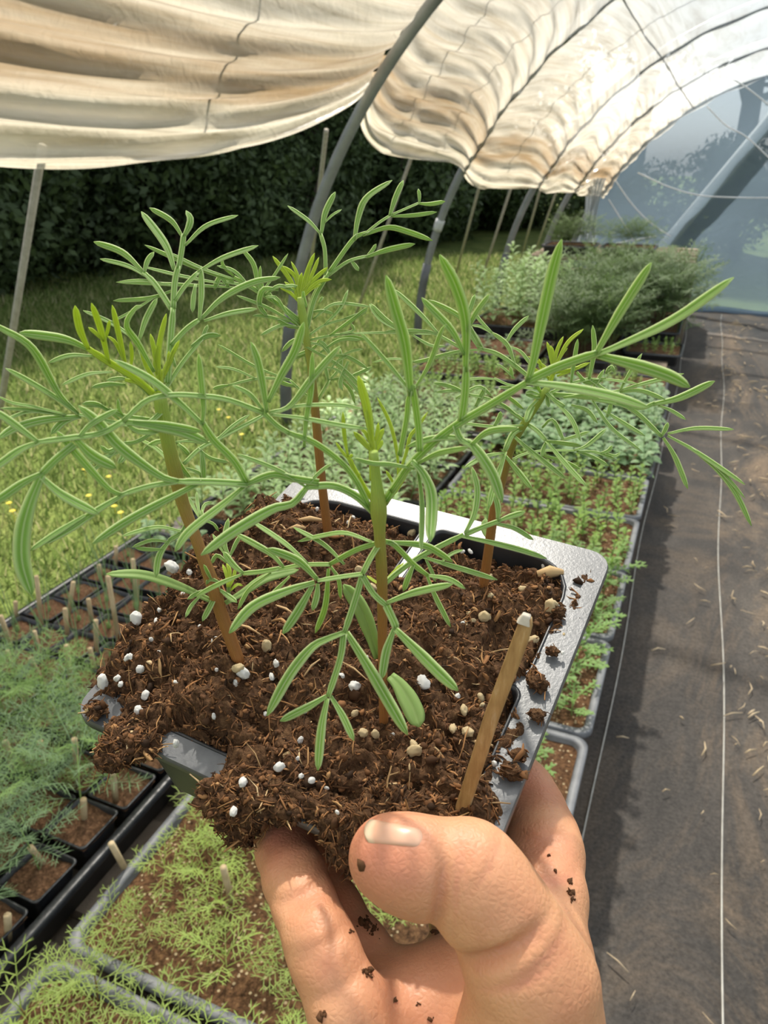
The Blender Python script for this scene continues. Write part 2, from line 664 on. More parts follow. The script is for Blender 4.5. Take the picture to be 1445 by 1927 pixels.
# ---- hoops of the tunnel
HOOPS = [(-1.60, .50, 2.11), (.25, .50, 2.11), (2.77, .50, 2.11), (4.44, .50, 2.10), (5.50, .55, 1.92), (6.00, .57, 1.77), (6.26, .60, 1.64)]
hoop_lab = ['steel hoop arching behind the camera', 'steel hoop arching just beside the camera',
            'steel hoop nearest in the photo, crossing down beside the hanging film', 'second steel hoop, with a grey tape patch at eye height',
            'third steel hoop along the left side, near the end wall', 'fourth steel hoop, close to the end wall', 'end hoop framing the plastic end wall']


def arc_pt(h, th, r_off=0.0):
    """th measured from the left foot (0) over the top (pi/2) to the right foot (pi)"""
    y, c, R = h
    return np.array([c - (R + r_off) * math.cos(th), y, (R + r_off) * math.sin(th)])


for k, h in enumerate(HOOPS):
    if k == 0:
        continue
    t = thing('tunnel_hoop', hoop_lab[k], 'hoop', arc_pt(h, 0), 'steel hoops of the tunnel')
    loc = arc_pt(h, 0)
    mb = MB()
    r = .022 if k < 5 else .019
    mb.tube([arc_pt(h, th) - loc for th in np.linspace(.17, math.pi - .17, 64)], r, 12)
    link('hoop_pipe', mb.mesh('hoop_pipe', [MAT['pipe']]), t)
    for s in (0, 1):
        mb = MB()
        ths = np.linspace(-.02, .23, 6)
        if s:
            ths = math.pi - ths
        mb.tube([arc_pt(h, th) - loc for th in ths], r + .004, 12)
        link('ground_post', mb.mesh('ground_post', [simple_mat('dark_post', (.10, .105, .11), (.16, .165, .17), 12, .5, .4)]), t)
    if k == 3:
        mb = MB()
        mb.tube([arc_pt(h, th) - loc for th in np.linspace(.325, .355, 4)], r + .005, 12)
        link('tape_patch', mb.mesh('tape_patch', [simple_mat('grey_tape', (.45, .46, .45), (.55, .56, .55), 30, .6, .3)]), t)

# purlin ropes over the film are seen as faint lines through it
# ---- polythene over the tunnel: bays sag between the hoops, bunched in folds at the lower edge
def th_of(h, z):
    return math.asin(min(.999, z / h[2]))


edge_z = {0: 1.30, 1: 1.22, 2: 1.27, 3: 1.00, 4: .90, 5: .86, 6: .82}      # where the lower edge is tied at each hoop
sag_z = {0: 1.0, 1: 1.02, 2: 1.055, 3: .90, 4: .86, 5: .83}                     # lower edge at mid bay


def film_grid(k, nu=48, nv=230):
    h0, h1 = HOOPS[k], HOOPS[k + 1]
    out = []
    ph = 1.7 * k
    inside0 = {1: .022, 2: .022, 3: -.030}.get(k, -.045)
    inside1 = {1: .022, 2: -.030}.get(k, -.045)
    for i in range(nu + 1):
        s = i / nu
        bell = (4 * s * (1 - s))
        cat = bell ** .8
        y, c, R = (h0[j] * (1 - s) + h1[j] * s for j in range(3))
        e0 = edge_z[k] * (1 - s) + edge_z[k + 1] * s
        em = e0 * (1 - cat) + sag_z[k] * cat
        th_e = math.asin(min(.98, em / (R + .03)))
        th_t = th_of((y, c, R), R * .90)
        for j in range(nv + 1):
            v = j / nv
            if v < .5:                                       # the bunched lower half
                q = v / .5
                th = th_e + (th_t - th_e) * q ** (1.0 + .35 * (1 - cat))
                amp = (1 - q) ** .6 * (.30 + .70 * cat) * (.6 if k > 2 else 1)
                nf = 11
                fold = math.sin(2 * math.pi * (nf * q ** .8 + .35 * math.sin(3.1 * s + ph) + .22 * math.sin(7 * s + 5 * q + ph)) + ph)
                fold2 = math.sin(2 * math.pi * (24 * q + .6 * math.sin(2.3 * s + ph) + .35 * math.sin(9 * s + 2 * ph)))
                fold = math.copysign(abs(fold) ** .65, fold)
                off = inside0 * (1 - s) + inside1 * s + amp * (.022 * fold + .007 * fold2) + .045 * bell * (1 - q) * (.4 + .6 * q)
            else:
                q = (v - .5) / .5
                th = th_t + (math.pi - .03 - th_t) * q
                off = inside0 * (1 - s) + inside1 * s + (.010 * bell * math.sin(9 * th + 3 * s + ph) - .018 * bell) * min(1, 4 * q)
            w = noise.noise(Vector((y * 2.1 + ph, th * 5.0, .3)))
            w2 = noise.noise(Vector((y * 6 - th * 9, th * 4.0 + y * 3, 1.3)))
            st = noise.noise(Vector((s * 2.4 + 3 * ph, v * 44 + 1.2 * math.sin(4 * s), .3))) + .6 * noise.noise(Vector((s * 4.5 + ph, v * 105, 5.3)))
            lowf = max(0.0, min(1.0, (.62 - v) / .2))
            off += (.0125 * st * lowf + (.016 * w + .012 * w2) * (1 - lowf) * (.45 if k > 2 else 1)) * min(1, 5 * s, 5 * (1 - s))
            pinch = math.exp(-(min(s, 1 - s) / .06) ** 2)
            off += pinch * .007 * math.sin(38 * th + 4 * ph) * (1 if v < .62 else .2)
            out.append((np.array([c - (R + off) * math.cos(th), y, (R + off) * math.sin(th)]), (s + k * 1.31, v)))
    return out, nu, nv


for k in range(len(HOOPS) - 1):
    nu = 64 if k in (1, 2) else 40
    g, nu, nv = film_grid(k, nu)
    mb = MB()
    fs = [(i * (nv + 1) + j, (i + 1) * (nv + 1) + j, (i + 1) * (nv + 1) + j + 1, i * (nv + 1) + j + 1) for i in range(nu) for j in range(nv)]
    mb.add([p for p, _ in g], fs, [u for _, u in g])
    o = link('roof', mb.mesh('roof', [MAT['film']]))
    tag(o, ['milky plastic roof film behind the camera', 'milky plastic film sagging in tan folds across the top left', 'milky plastic film bay between the nearest and second hoop',
            'bluish white film bay past the second hoop', 'pleated film bay near the end wall', 'narrow gathered film bay against the end wall'][k], None, None, 'structure')

# ---- end wall of translucent plastic
h = HOOPS[-1]
mb = MB()
vs, uvs, fs = [], [], []
nr, na = 26, 70
for i in range(nr + 1):
    for j in range(na + 1):
        th = math.pi * j / na
        p = arc_pt(h, th)
        base = np.array([p[0], h[0], 0.0])
        q = base * (1 - i / nr) + p * (i / nr)
        q[1] += .08 + .035 * noise.noise(Vector((q[0] * 1.6 + q[2], q[2] * 2.2, 4.0))) + .012 * noise.noise(Vector((q[0] * 7 + 3 * q[2], q[2] * 4, 9.0)))
        vs.append(q)
        uvs.append((j / na, i / nr))
for i in range(nr):
    for j in range(na):
        fs.append((i * (na + 1) + j, i * (na + 1) + j + 1, (i + 1) * (na + 1) + j + 1, (i + 1) * (na + 1) + j))
mb.add(vs, fs, uvs)
tag(link('wall_end', mb.mesh('wall_end', [MAT['end_film']])), 'bluish translucent plastic end wall of the tunnel', None, None, 'structure')

# hem of the end film lying on the floor
mb = MB()
mb.tube([(x, 6.24 + .03 * math.sin(6 * x), .02 + .008 * math.sin(11 * x)) for x in np.linspace(-1.0, 2.2, 60)], .022, 8)
tag(link('trim_end', mb.mesh('trim_end', [MAT['end_film']])), 'rolled hem of the plastic end wall on the floor', None, None, 'structure')

# brace behind the end wall and strings drooping over it
brace_m = simple_mat('pale_brace', (.42, .41, .38), (.52, .51, .47), 8, .7, .3)
mb = MB()
a, b = on_y((1215, 505), 6.42), on_y((1500, 165), 6.42)
b = b + (b - a) * .25
a = a + (a - b) * .1
mb.tube([a, (a + b) / 2, b], .045, 8)
tag(link('diagonal_brace', mb.mesh('diagonal_brace', [brace_m])), 'pale diagonal brace showing through the plastic end wall', 'brace')
cord_m = simple_mat('white_cord', (.66, .68, .70), (.78, .80, .82), 30, .7, .2)
cords = [([(1330, 200), (1365, 235), (1405, 258), (1450, 300)], 'white cord drooping at the top right of the end wall'),
         ([(1365, 140), (1405, 165), (1450, 200)], 'short white cord high at the right edge of the end wall'),
         ([(1200, 325), (1260, 352), (1320, 368), (1400, 372), (1460, 372)], 'white cord drooping across the middle of the end wall'),
         ([(1158, 340), (1190, 385), (1225, 420), (1262, 445)], 'white cord curving from the left corner to the brace'),
         ([(1145, 375), (1170, 415), (1188, 445), (1203, 485)], 'white cord hanging steeply in the left corner of the end wall'),
         ([(1140, 462), (1175, 455), (1235, 444)], 'white cord running level low in the left corner')]
for px_, lab in cords:
    mb = MB()
    mb.tube(spline([on_y(p, 6.17) for p in px_], 24), .0045, 6)
    tag(link('wall_cord', mb.mesh('wall_cord', [cord_m])), lab, 'cord')

# gathered film bunched down the left corner of the end wall
mb = MB()
vs, fs = [], []
npl, nz = 60, 30
tp, bt = on_y((1118, 335), 6.05), on_y((1095, 498), 6.05)
for j in range(nz + 1):
    t = j / nz
    c = tp * (1 - t) + bt * t
    wd = .085 - .03 * math.sin(math.pi * min(1, t * 1.2))
    for i in range(npl + 1):
        u = i / npl
        vs.append((c[0] + (u - .5) * 2 * wd, c[1] + .022 * math.sin(u * 40 + .8 * math.sin(5 * t)) + .012 * math.sin(u * 17 + 6 * t) + .12 * (1 - u), c[2]))
fs = [(j * (npl + 1) + i, j * (npl + 1) + i + 1, (j + 1) * (npl + 1) + i + 1, (j + 1) * (npl + 1) + i) for j in range(nz) for i in range(npl)]
mb.add(vs, fs, [(i / npl, .55) for j in range(nz + 1) for i in range(npl + 1)])
tag(link('gathered_film', mb.mesh('gathered_film', [MAT['film']])), 'bunched pleats of plastic film gathered at the left corner of the end wall', 'plastic film')

# ---- anti-billow ropes outside the film, from lower edge to the ground
ropes = [((75, 308), -1.42, (5, 742), 0.02, 'grey rope slanting down at the left edge of the photo'),
         ((612, 262), -1.42, (588, 470), .35, 'thin rope running beside the nearest hoop'),
         ((778, 284), -1.42, (690, 534), .02, 'rope slanting to the lawn between the nearest and second hoops'),
         ((905, 338), -1.38, (862, 500), .25, 'rope just behind the second hoop'),
         ((963, 348), -1.30, (893, 565), .12, 'rope slanting between the second and third hoops'),
         ((1018, 350), -1.24, (975, 505), .25, 'thin rope right behind the third hoop'),
         ((1050, 350), -1.16, (996, 505), .25, 'thin rope between the third and fourth hoops')]
for pt, xt, pb, zb, lab in ropes:
    d = ray(pt)
    top = CAM + d * (xt / d[0])
    db = ray(pb)
    # the foot lies a little outside the side line of the tunnel
    foot = CAM + db * ((xt - .42) / db[0])
    top2 = top + (top - foot) * .06
    foot = foot + (foot - top) * (max(0.0, foot[2] - .0) / max(.05, (top[2] - foot[2])))
    mb = MB()
    mb.tube([top2, top * .5 + foot * .5, foot], .0095, 7)
    tag(link('tie_rope', mb.mesh('tie_rope', [MAT['rope']])), lab, 'rope')
# ropes crossing over the roof film, seen through it
for k, (y, lab) in enumerate(((1.95, 'dark cord lying over the first film bay'), (3.35, 'cord lying over the second film bay nearer the camera'),
                              (3.95, 'cord lying over the second film bay farther off'), (5.0, 'cord lying over the film past the second hoop'))):
    for i in range(len(HOOPS) - 1):
        if HOOPS[i][0] <= y <= HOOPS[i + 1][0]:
            s = (y - HOOPS[i][0]) / (HOOPS[i + 1][0] - HOOPS[i][0])
            hh = tuple(HOOPS[i][j] * (1 - s) + HOOPS[i + 1][j] * s for j in range(3))
    mb = MB()
    mb.tube([arc_pt(hh, th, .075 + .01 * math.sin(7 * th + k)) for th in np.linspace(.55, 2.2, 50)], .0045, 6)
    tag(link('roof_cord', mb.mesh('roof_cord', [simple_mat('dark_cord', (.12, .11, .09))])), lab, 'cord')
mb = MB()
pur = []
for hh in HOOPS[1:]:
    pur.append(arc_pt(hh, 1.02, -.03))
mb.tube(spline(pur, 40), .0045, 6)
tag(link('purlin_wire', mb.mesh('purlin_wire', [simple_mat('dark_wire', (.13, .12, .10))])), 'thin dark purlin wire tying the hoops under the roof', 'wire')

# ---- grass blades (uncountable)
def grass_mesh(name, n):
    x = -1.15 - 5.6 * rng.random(n) ** 1.35
    y = .35 + 8.6 * rng.random(n) ** 1.15
    dist = np.sqrt(x * x + y * y)
    hgt = (.018 + .035 * rng.random(n)) * (.8 + .10 * dist)
    wid = (.0016 + .0014 * rng.random(n)) * (.8 + .45 * dist)
    a = rng.random(n) * 2 * np.pi
    lean = rng.normal(0, .55, (n, 2)) * hgt[:, None]
    v = np.zeros((n, 3, 3))
    v[:, 0] = np.stack([x - wid * np.cos(a), y - wid * np.sin(a), np.full(n, -.012)], 1)
    v[:, 1] = np.stack([x + wid * np.cos(a), y + wid * np.sin(a), np.full(n, -.012)], 1)
    v[:, 2] = np.stack([x + lean[:, 0], y + lean[:, 1], hgt], 1)
    me = bpy.data.meshes.new(name)
    me.vertices.add(3 * n)
    me.vertices.foreach_set('co', v.reshape(-1))
    me.loops.add(3 * n)
    me.loops.foreach_set('vertex_index', np.arange(3 * n, dtype=np.int32))
    me.polygons.add(n)
    me.polygons.foreach_set('loop_start', np.arange(0, 3 * n, 3, dtype=np.int32))
    uv = me.uv_layers.new(name='UVMap')
    u = np.repeat(rng.random(n), 3)
    uv.data.foreach_set('uv', np.stack([u, np.tile([0, 0, 1], n)], 1).reshape(-1))
    me.update(calc_edges=True)
    return me


def grass_mat():
    m, nt, out = new_mat('grass_blade')
    sx = N(nt, 'SeparateXYZ')
    nt.links.new(coords(nt, 'UV'), sx.inputs[0])
    r = ramp(nt, [(0, (.12, .19, .045)), (.5, (.22, .29, .085)), (.85, (.36, .39, .15)), (1, (.52, .47, .26))], sx.outputs['X'])
    d = N(nt, 'BsdfDiffuse')
    t = N(nt, 'BsdfTranslucent')
    nt.links.new(r.outputs[0], d.inputs[0])
    nt.links.new(r.outputs[0], t.inputs[0])
    ms = N(nt, 'MixShader')
    ms.inputs[0].default_value = .4
    nt.links.new(d.outputs[0], ms.inputs[1])
    nt.links.new(t.outputs[0], ms.inputs[2])
    nt.links.new(ms.outputs[0], out.inputs[0])
    return m


gme = grass_mesh('grass', 90000)
gme.materials.append(grass_mat())
tag(link('grass', gme), 'short green grass of the lawn outside the tunnel', 'grass', None, 'stuff')

# yellow flowers in the grass
mb = MB()
for k in range(8):
    a = k * math.pi / 4
    c, s = math.cos(a), math.sin(a)
    mb.add([(0, 0, .03), (.006 * c - .003 * s, .006 * s + .003 * c, .033), (.011 * c, .011 * s, .031), (.006 * c + .003 * s, .006 * s - .003 * c, .033)], [(0, 1, 2, 3)])
mb.tube([(0, 0, -.01), (0, 0, .031)], .0012, 5)
fm = mb.mesh('lawn_flower', [simple_mat('yellow_petal', (.75, .60, .04))])
for k, p in enumerate([(25, 967), (160, 888), (205, 902), (168, 938), (216, 958), (70, 912), (412, 775), (430, 790), (455, 822), (18, 952), (590, 640), (712, 570), (228, 970)]):
    g = on_z(p, .02)
    o = link('lawn_flower', fm, None, (g[0], g[1], 0))
    o.rotation_euler.z = k
    tag(o, 'tiny yellow flower in the grass', 'flower', 'yellow flowers in the lawn')


# ---- trees and shrubs along the far side of the lawn
def crown_mesh(name, n, rad, leaf, mat, seed, blobs=9):
    g = np.random.default_rng(seed)
    mbv = np.zeros((n, 4, 3))
    bl = g.normal(0, 1, (blobs, 3))
    bl = bl / np.linalg.norm(bl, axis=1, keepdims=True) * (g.random((blobs, 1)) ** .4) * np.array(rad) * .72
    br = g.uniform(.32, .55, blobs) * min(rad)
    which = g.integers(0, blobs, n)
    d = g.normal(0, 1, (n, 3))
    d /= np.linalg.norm(d, axis=1, keepdims=True)
    c = bl[which] + d * (br[which] * g.uniform(.6, 1.05, n))[:, None]
    t = g.normal(0, 1, (n, 3))
    t /= np.linalg.norm(t, axis=1, keepdims=True)
    s = np.cross(t, d + .3 * g.normal(0, 1, (n, 3)))
    s /= np.linalg.norm(s, axis=1, keepdims=True)
    sz = leaf * g.uniform(.6, 1.3, n)[:, None]
    mbv[:, 0] = c - t * sz
    mbv[:, 1] = c + s * sz * .45
    mbv[:, 2] = c + t * sz
    mbv[:, 3] = c - s * sz * .45
    me = bpy.data.meshes.new(name)
    me.vertices.add(4 * n)
    me.vertices.foreach_set('co', mbv.reshape(-1))
    me.loops.add(4 * n)
    me.loops.foreach_set('vertex_index', np.arange(4 * n, dtype=np.int32))
    me.polygons.add(n)
    me.polygons.foreach_set('loop_start', np.arange(0, 4 * n, 4, dtype=np.int32))
    me.update(calc_edges=True)
    me.materials.append(mat)
    return me


tree_leaf = leaf_mat('tree_leaf', (.055, .085, .040), (.10, .15, .055), .18, by_random=True, nscale=3)
shrub_leaf = leaf_mat('shrub_leaf', (.055, .085, .035), (.11, .16, .055), .18, by_random=True, nscale=4)
crowns = [crown_mesh('crown', 10000, (1.7, 1.7, 2.1), .085, tree_leaf, s) for s in (1, 2, 3)]
shrubs = [crown_mesh('foliage', 8000, (1.0, 1.0, .85), .045, shrub_leaf, s, 16) for s in (5, 6, 7)]
mb = MB()
mb.tube([(0, 0, -.1), (.02, .01, 1.0), (-.03, .03, 2.2), (.05, -.02, 3.6)], [.17, .13, .11, .06], 10)
mb.tube([(-.02, .02, 1.9), (.35, .1, 2.7), (.6, .3, 3.4)], [.06, .045, .02], 7)
mb.tube([(0, .02, 1.6), (-.3, -.15, 2.4), (-.55, -.3, 3.1)], [.06, .045, .02], 7)
trunk_me = mb.mesh('trunk', [MAT['bark']])
mb = MB()
for k in range(5):
    a = k * 1.3
    mb.tube([(0, 0, -.05), (.15 * math.cos(a), .15 * math.sin(a), .4), (.35 * math.cos(a), .35 * math.sin(a), .9)], [.025, .018, .008], 6)
shrub_stem = mb.mesh('stems', [MAT['bark']])


def tree(x, y, s, k, label):
    t = thing('broadleaf_tree', label, 'tree', (x, y, 0), 'trees along the lawn')
    t.scale = (s, s, s)
    t.rotation_euler.z = k * 1.7
    link('trunk', trunk_me, t)
    c = link('crown', crowns[k % 3], t)
    c.location = (0, 0, 3.4)
    return t


def shrub(x, y, s, k, label):
    t = thing('dense_shrub', label, 'shrub', (x, y, 0), 'shrubs under the trees')
    t.scale = (s, s, s)
    t.rotation_euler.z = k * 2.1
    link('stems', shrub_stem, t)
    c = link('foliage', shrubs[k % 3], t)
    c.location = (0, 0, .72)
    return t


line_a, line_b = np.array([-6.6, 3.3]), np.array([-2.4, 14.0])
places = ['at the far left of the lawn', 'left of the nearest hoop', 'behind the plant tops at left', 'behind the nearest hoop', 'between the first two hoops', 'behind the second hoop', 'behind the far hoops', 'beyond the end wall']
k = 0
for i in range(8):
    u = i / 7
    p = line_a * (1 - u) + line_b * u + np.array([-.9, .5]) + rng.normal(0, .18, 2)
    tree(p[0], p[1], (1.2 if i < 3 else .80) + .15 * rng.random(), k, 'dark shaded broadleaf tree standing ' + places[i])
    k += 1
for i in range(9):
    u = i / 8
    p = line_a * (1 - u) + line_b * u + np.array([-3.2, 2.0]) + rng.normal(0, .3, 2)
    tree(p[0], p[1], 1.0 + .15 * rng.random(), k, 'dark tree of the rear row deep behind the lawn edge')
    k += 1
for i in range(13):
    u = (i + .3) / 13
    p = line_a * (1 - u) + line_b * u + rng.normal(0, .2, 2) + np.array([-.35, .15])
    shrub(p[0], p[1], 1.0 + .35 * rng.random(), i, 'dark leafy shrub in the hedge at the edge of the lawn')
for i in range(12):
    u = i / 11
    p = line_a * (1 - u) + line_b * u + np.array([-1.9, 1.2]) + rng.normal(0, .25, 2)
    shrub(p[0], p[1], 1.5 + .4 * rng.random(), i + 1, 'dark leafy shrub of the second rank under the trees')
for i, (x, y) in enumerate(((-1.0, 10.6), (.2, 11.0), (1.3, 10.8), (2.6, 10.4))):
    tree(x, y, .95, k, 'dark tree seen dimly through the plastic end wall')
    k += 1
for i, (x, y) in enumerate(((-.9, 9.6), (.3, 9.9), (1.5, 9.7))):
    shrub(x, y, .9, i, 'dim shrub seen through the plastic end wall')

# ================================================================== pallets and seed trays
board_m = MAT['wood']


def pallet(x0, x1, y0, y1, z, label, nb=5):
    loc = ((x0 + x1) / 2, (y0 + y1) / 2, 0)
    t = thing('wooden_pallet', label, 'pallet', loc, 'wooden pallets under the trays')
    w = (y1 - y0)
    for k in range(nb):
        yy = -w / 2 + (k + .5) * w / nb
        mb = MB()
        mb.box((0, yy, z - .01), (x1 - x0, w / nb * .78, .02))
        link('deck_board', mb.mesh('deck_board', [board_m], False), t)
    for k in range(3):
        xx = (-.5 + k * .5) * (x1 - x0 - .09)
        mb = MB()
        mb.box((xx, 0, (z - .02) / 2 + .004), (.09, w, z - .03))
        link('bearer', mb.mesh('bearer', [board_m], False), t)
    return t


ZR = .25            # tray rim height
pallet(-1.14, -.075, .02, 1.02, .185, 'grey wooden pallet under the nearest trays')
pallet(-1.14, -.085, 1.08, 2.06, .185, 'grey wooden pallet under the middle trays')
pallet(-1.14, -.085, 2.12, 3.1, .185, 'grey wooden pallet under the round-leaved trays')
pallet(-1.14, -.085, 3.2, 4.75, .185, 'grey wooden pallet under the tall ferny plants')
for z0, lab in ((0, 'lowest'), (.165, 'middle'), (.33, 'topmost')):
    t = pallet(-1.05, -.05, 4.98, 5.85, .165, 'weathered pallet, %s of the stack by the end wall' % lab)
    t.location.z = z0


def rr(hx, hy, r, n=6):
    """rounded rectangle loop, 4*n points"""
    out = []
    for cx_, cy_, a0 in ((hx - r, hy - r, 0), (-hx + r, hy - r, 90), (-hx + r, -hy + r, 180), (hx - r, -hy + r, 270)):
        for k in range(n):
            a = math.radians(a0 + 90 * k / (n - 1))
            out.append((cx_ + r * math.cos(a), cy_ + r * math.sin(a)))
    return out


def loft(mb, loops, mi=0, close_bottom=False):
    n = len(loops[0])
    vs = [p for L in loops for p in L]
    fs = []
    for i in range(len(loops) - 1):
        for k in range(n):
            k2 = (k + 1) % n
            fs.append((i * n + k, i * n + k2, (i + 1) * n + k2, (i + 1) * n + k))
    if close_bottom:
        fs.append(tuple((len(loops) - 1) * n + k for k in range(n)))
    mb.add(vs, fs, None, mi)


def tray_mesh(hx, hy, d=.055, mat=None):
    mb = MB()
    L = []
    for dx, r, z in ((.002, .022, -.010), (.002, .022, -.001), (0, .022, 0), (-.009, .016, .0), (-.011, .015, -.003), (-.017, .014, -d), (-.019, .013, -d - .002), (-.009, .016, -.012)):
        L.append([(x, y, z) for x, y in rr(hx + dx, hy + dx, r)])
    loft(mb, L[:7], 0, True)
    return mb.mesh('seed_tray', [mat or MAT['tray_plastic']])


def soil_sheet(hx, hy, z, mat, seed, bumpy=.004, n=34):
    mb = MB()
    xs, ys = np.linspace(-hx, hx, n), np.linspace(-hy, hy, n)
    vs = [(x, y, z + bumpy * noise.fractal(Vector((x * 22 + seed, y * 22, seed)), 1.0, 2.0, 4)) for y in ys for x in xs]
    fs = [(j * n + i, j * n + i + 1, (j + 1) * n + i + 1, (j + 1) * n + i) for j in range(n - 1) for i in range(n - 1)]
    mb.add(vs, fs)
    return mb.mesh('tray_soil', [mat])


tray_me = {}
TX0, TX1 = -.545, -.045
SX0, SX1 = -1.10, -.565


def tray(x0, x1, y0, y1, label, soil_label, soil=True, mat=None, z=ZR, smat=None):
    hx, hy = (x1 - x0) / 2, (y1 - y0) / 2
    key = (round(hx, 3), round(hy, 3), id(mat))
    if key not in tray_me:
        tray_me[key] = tray_mesh(hx, hy, .055, mat)
    o = link('seed_tray', tray_me[key], None, ((x0 + x1) / 2, (y0 + y1) / 2, z))
    tag(o, label, 'tray', 'seed trays on the pallets')
    if soil:
        s = link('tray_soil', soil_sheet(hx - .012, hy - .012, -.010, smat or MAT['tray_soil'], x0 * 7 + y0 * 3), None, o.location)
        tag(s, soil_label, 'soil', None, 'stuff')
    return o


# ---------------------------------------------------------------- seedling shapes
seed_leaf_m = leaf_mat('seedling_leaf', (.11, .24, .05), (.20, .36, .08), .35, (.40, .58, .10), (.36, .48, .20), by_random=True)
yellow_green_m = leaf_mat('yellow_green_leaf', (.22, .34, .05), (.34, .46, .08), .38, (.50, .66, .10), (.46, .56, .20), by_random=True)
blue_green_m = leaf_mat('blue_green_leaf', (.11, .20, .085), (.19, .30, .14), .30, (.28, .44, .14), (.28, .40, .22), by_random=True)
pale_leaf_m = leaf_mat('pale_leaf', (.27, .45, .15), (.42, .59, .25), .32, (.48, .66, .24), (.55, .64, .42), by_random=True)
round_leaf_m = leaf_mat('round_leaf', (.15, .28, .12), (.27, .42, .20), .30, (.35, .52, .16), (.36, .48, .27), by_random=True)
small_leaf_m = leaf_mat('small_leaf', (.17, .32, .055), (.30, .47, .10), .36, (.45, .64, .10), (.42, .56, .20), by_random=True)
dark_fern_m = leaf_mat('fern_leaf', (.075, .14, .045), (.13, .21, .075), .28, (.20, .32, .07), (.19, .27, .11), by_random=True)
red_stem_m = simple_mat('seedling_stem', (.20, .10, .04), (.26, .20, .06), 60, .6, .3)
green_stem_m = simple_mat('green_seedling_stem', (.16, .26, .06), (.24, .34, .10), 60, .6, .3)
UP = np.array([0, 0, 1.0])


def strap(mb, p0, p1, w, sag=0.0, n=4, mi=0):
    """flat leaf segment with tapered ends"""
    p0, p1 = np.asarray(p0, float), np.asarray(p1, float)
    d = p1 - p0
    s = unit(np.cross(d, UP) + 1e-6) if np.linalg.norm(np.cross(d, UP)) > 1e-6 else np.array([1.0, 0, 0])
    prof = [.5, 1, .9, .12] if n == 4 else [.4, .95, 1, .8, .1]
    vs, uv, fs = [], [], []
    for i in range(n):
        t = i / (n - 1)
        c = p0 + d * t + np.array([0, 0, -sag * t * t])
        h = w * prof[i] / 2
        vs += [c - s * h, c + np.array([0, 0, -h * .25]), c + s * h]
        uv += [(0, t), (.5, t), (1, t)]
    for i in range(n - 1):
        b = i * 3
        fs += [(b, b + 1, b + 4, b + 3), (b + 1, b + 2, b + 5, b + 4)]
    mb.add(vs, fs, uv, mi)


def pinnate(mb, g, base, az, L, rise, w, pairs, seg, sub=True, mi=0):
    """feathery leaf: rachis with paired thread-like segments"""
    d = np.array([math.cos(az), math.sin(az), 0])
    side = np.array([-math.sin(az), math.cos(az), 0])
    pts = [np.asarray(base) + d * L * t + UP * (rise * t - .35 * L * t * t) for t in np.linspace(0, 1, 5)]
    for a, b in zip(pts[:-1], pts[1:]):
        strap(mb, a, b + (b - a) * .15, w, 0, 4, mi)
    for k in range(pairs):
        t = .25 + .75 * (k + .5) / pairs
        i = min(3, int(t * 4))
        c = pts[i] + (pts[i + 1] - pts[i]) * (t * 4 - i)
        for s in (-1, 1):
            q = d * .62 + side * s * (.75 + .2 * g.random()) + UP * g.uniform(-.15, .35)
            l = seg * (1.15 - .6 * abs(t - .5)) * g.uniform(.75, 1.2)
            e = c + unit(q) * l
            strap(mb, c, e, w * .95, l * .18, 4, mi)
            if sub:
                for f, ss in ((.45, 1), (.55, -1)):
                    m_ = c + (e - c) * f
                    strap(mb, m_, m_ + unit(q * .8 + np.cross(UP, q) * ss * .6 + UP * .2) * l * .5, w * .85, 0, 4, mi)


def feather_seedling(seed, H=.05, L=.055, nleaf=6, w=.0022, pairs=3, seg=.018, sub=True):
    g = np.random.default_rng(seed)
    mb = MB()
    for k in range(nleaf):
        t = .35 + .65 * k / (nleaf - 1)
        pinnate(mb, g, (0, 0, H * t), k * 2.4 + g.uniform(-.3, .3), L * g.uniform(.8, 1.15) * (1.1 - .35 * t), L * (.35 + .6 * t), w, pairs, seg, sub)
    for k in range(4):
        strap(mb, (0, 0, H), (g.uniform(-.005, .005), g.uniform(-.005, .005), H + .014), w, 0)
    st = MB()
    st.tube([(0, 0, -.012), (.0012, .0008, H * .5), (0, 0, H)], [.0013, .0011, .0008], 5)
    return mb, st


def leafy_seedling(seed, H, nleaf, ll, lw, droop=.25, lvl=.15, spread=.9):
    """upright seedling with oval leaves"""
    g = np.random.default_rng(seed)
    mb = MB()
    for k in range(nleaf):
        t = lvl + (1 - lvl) * k / max(1, nleaf - 1)
        az = k * 2.4 + g.uniform(-.4, .4)
        up = .25 + .9 * t * g.uniform(.7, 1.2)
        d = unit(np.array([math.cos(az) * spread, math.sin(az) * spread, up]))
        l = ll * g.uniform(.75, 1.2) * (1.15 - .45 * t)
        c = np.array([0, 0, H * t])
        s = unit(np.cross(d, UP))
        nn = unit(np.cross(s, d))
        ww = lw * g.uniform(.8, 1.15) * l / ll
        vs, uv, fs = [], [], []
        prof = [.10, .62, .98, .92, .55, .05]
        for i, h in enumerate(prof):
            tt = .12 + .88 * i / 5
            p = c + d * l * tt - UP * droop * l * tt * tt
            vs += [p - s * ww * h / 2 + nn * ww * .10 * h, p - nn * ww * .05, p + s * ww * h / 2 + nn * ww * .10 * h]
            uv += [(0, tt), (.5, tt), (1, tt)]
        for i in range(5):
            b = i * 3
            fs += [(b, b + 1, b + 4, b + 3), (b + 1, b + 2, b + 5, b + 4)]
        mb.add(vs, fs, uv)
        strap(mb, c, c + d * l * .2, ww * .12)
    st = MB()
    st.tube([(0, 0, -.012), (.001, .001, H * .5), (0, 0, H)], [.0016, .0013, .0009], 5)
    return mb, st


def protos(name, maker, mat, smat, seeds):
    out = []
    for s in seeds:
        a, b = maker(s)
        out.append((a.mesh(name + '_leaves', [mat]), b.mesh(name + '_stem', [smat])))
    return out


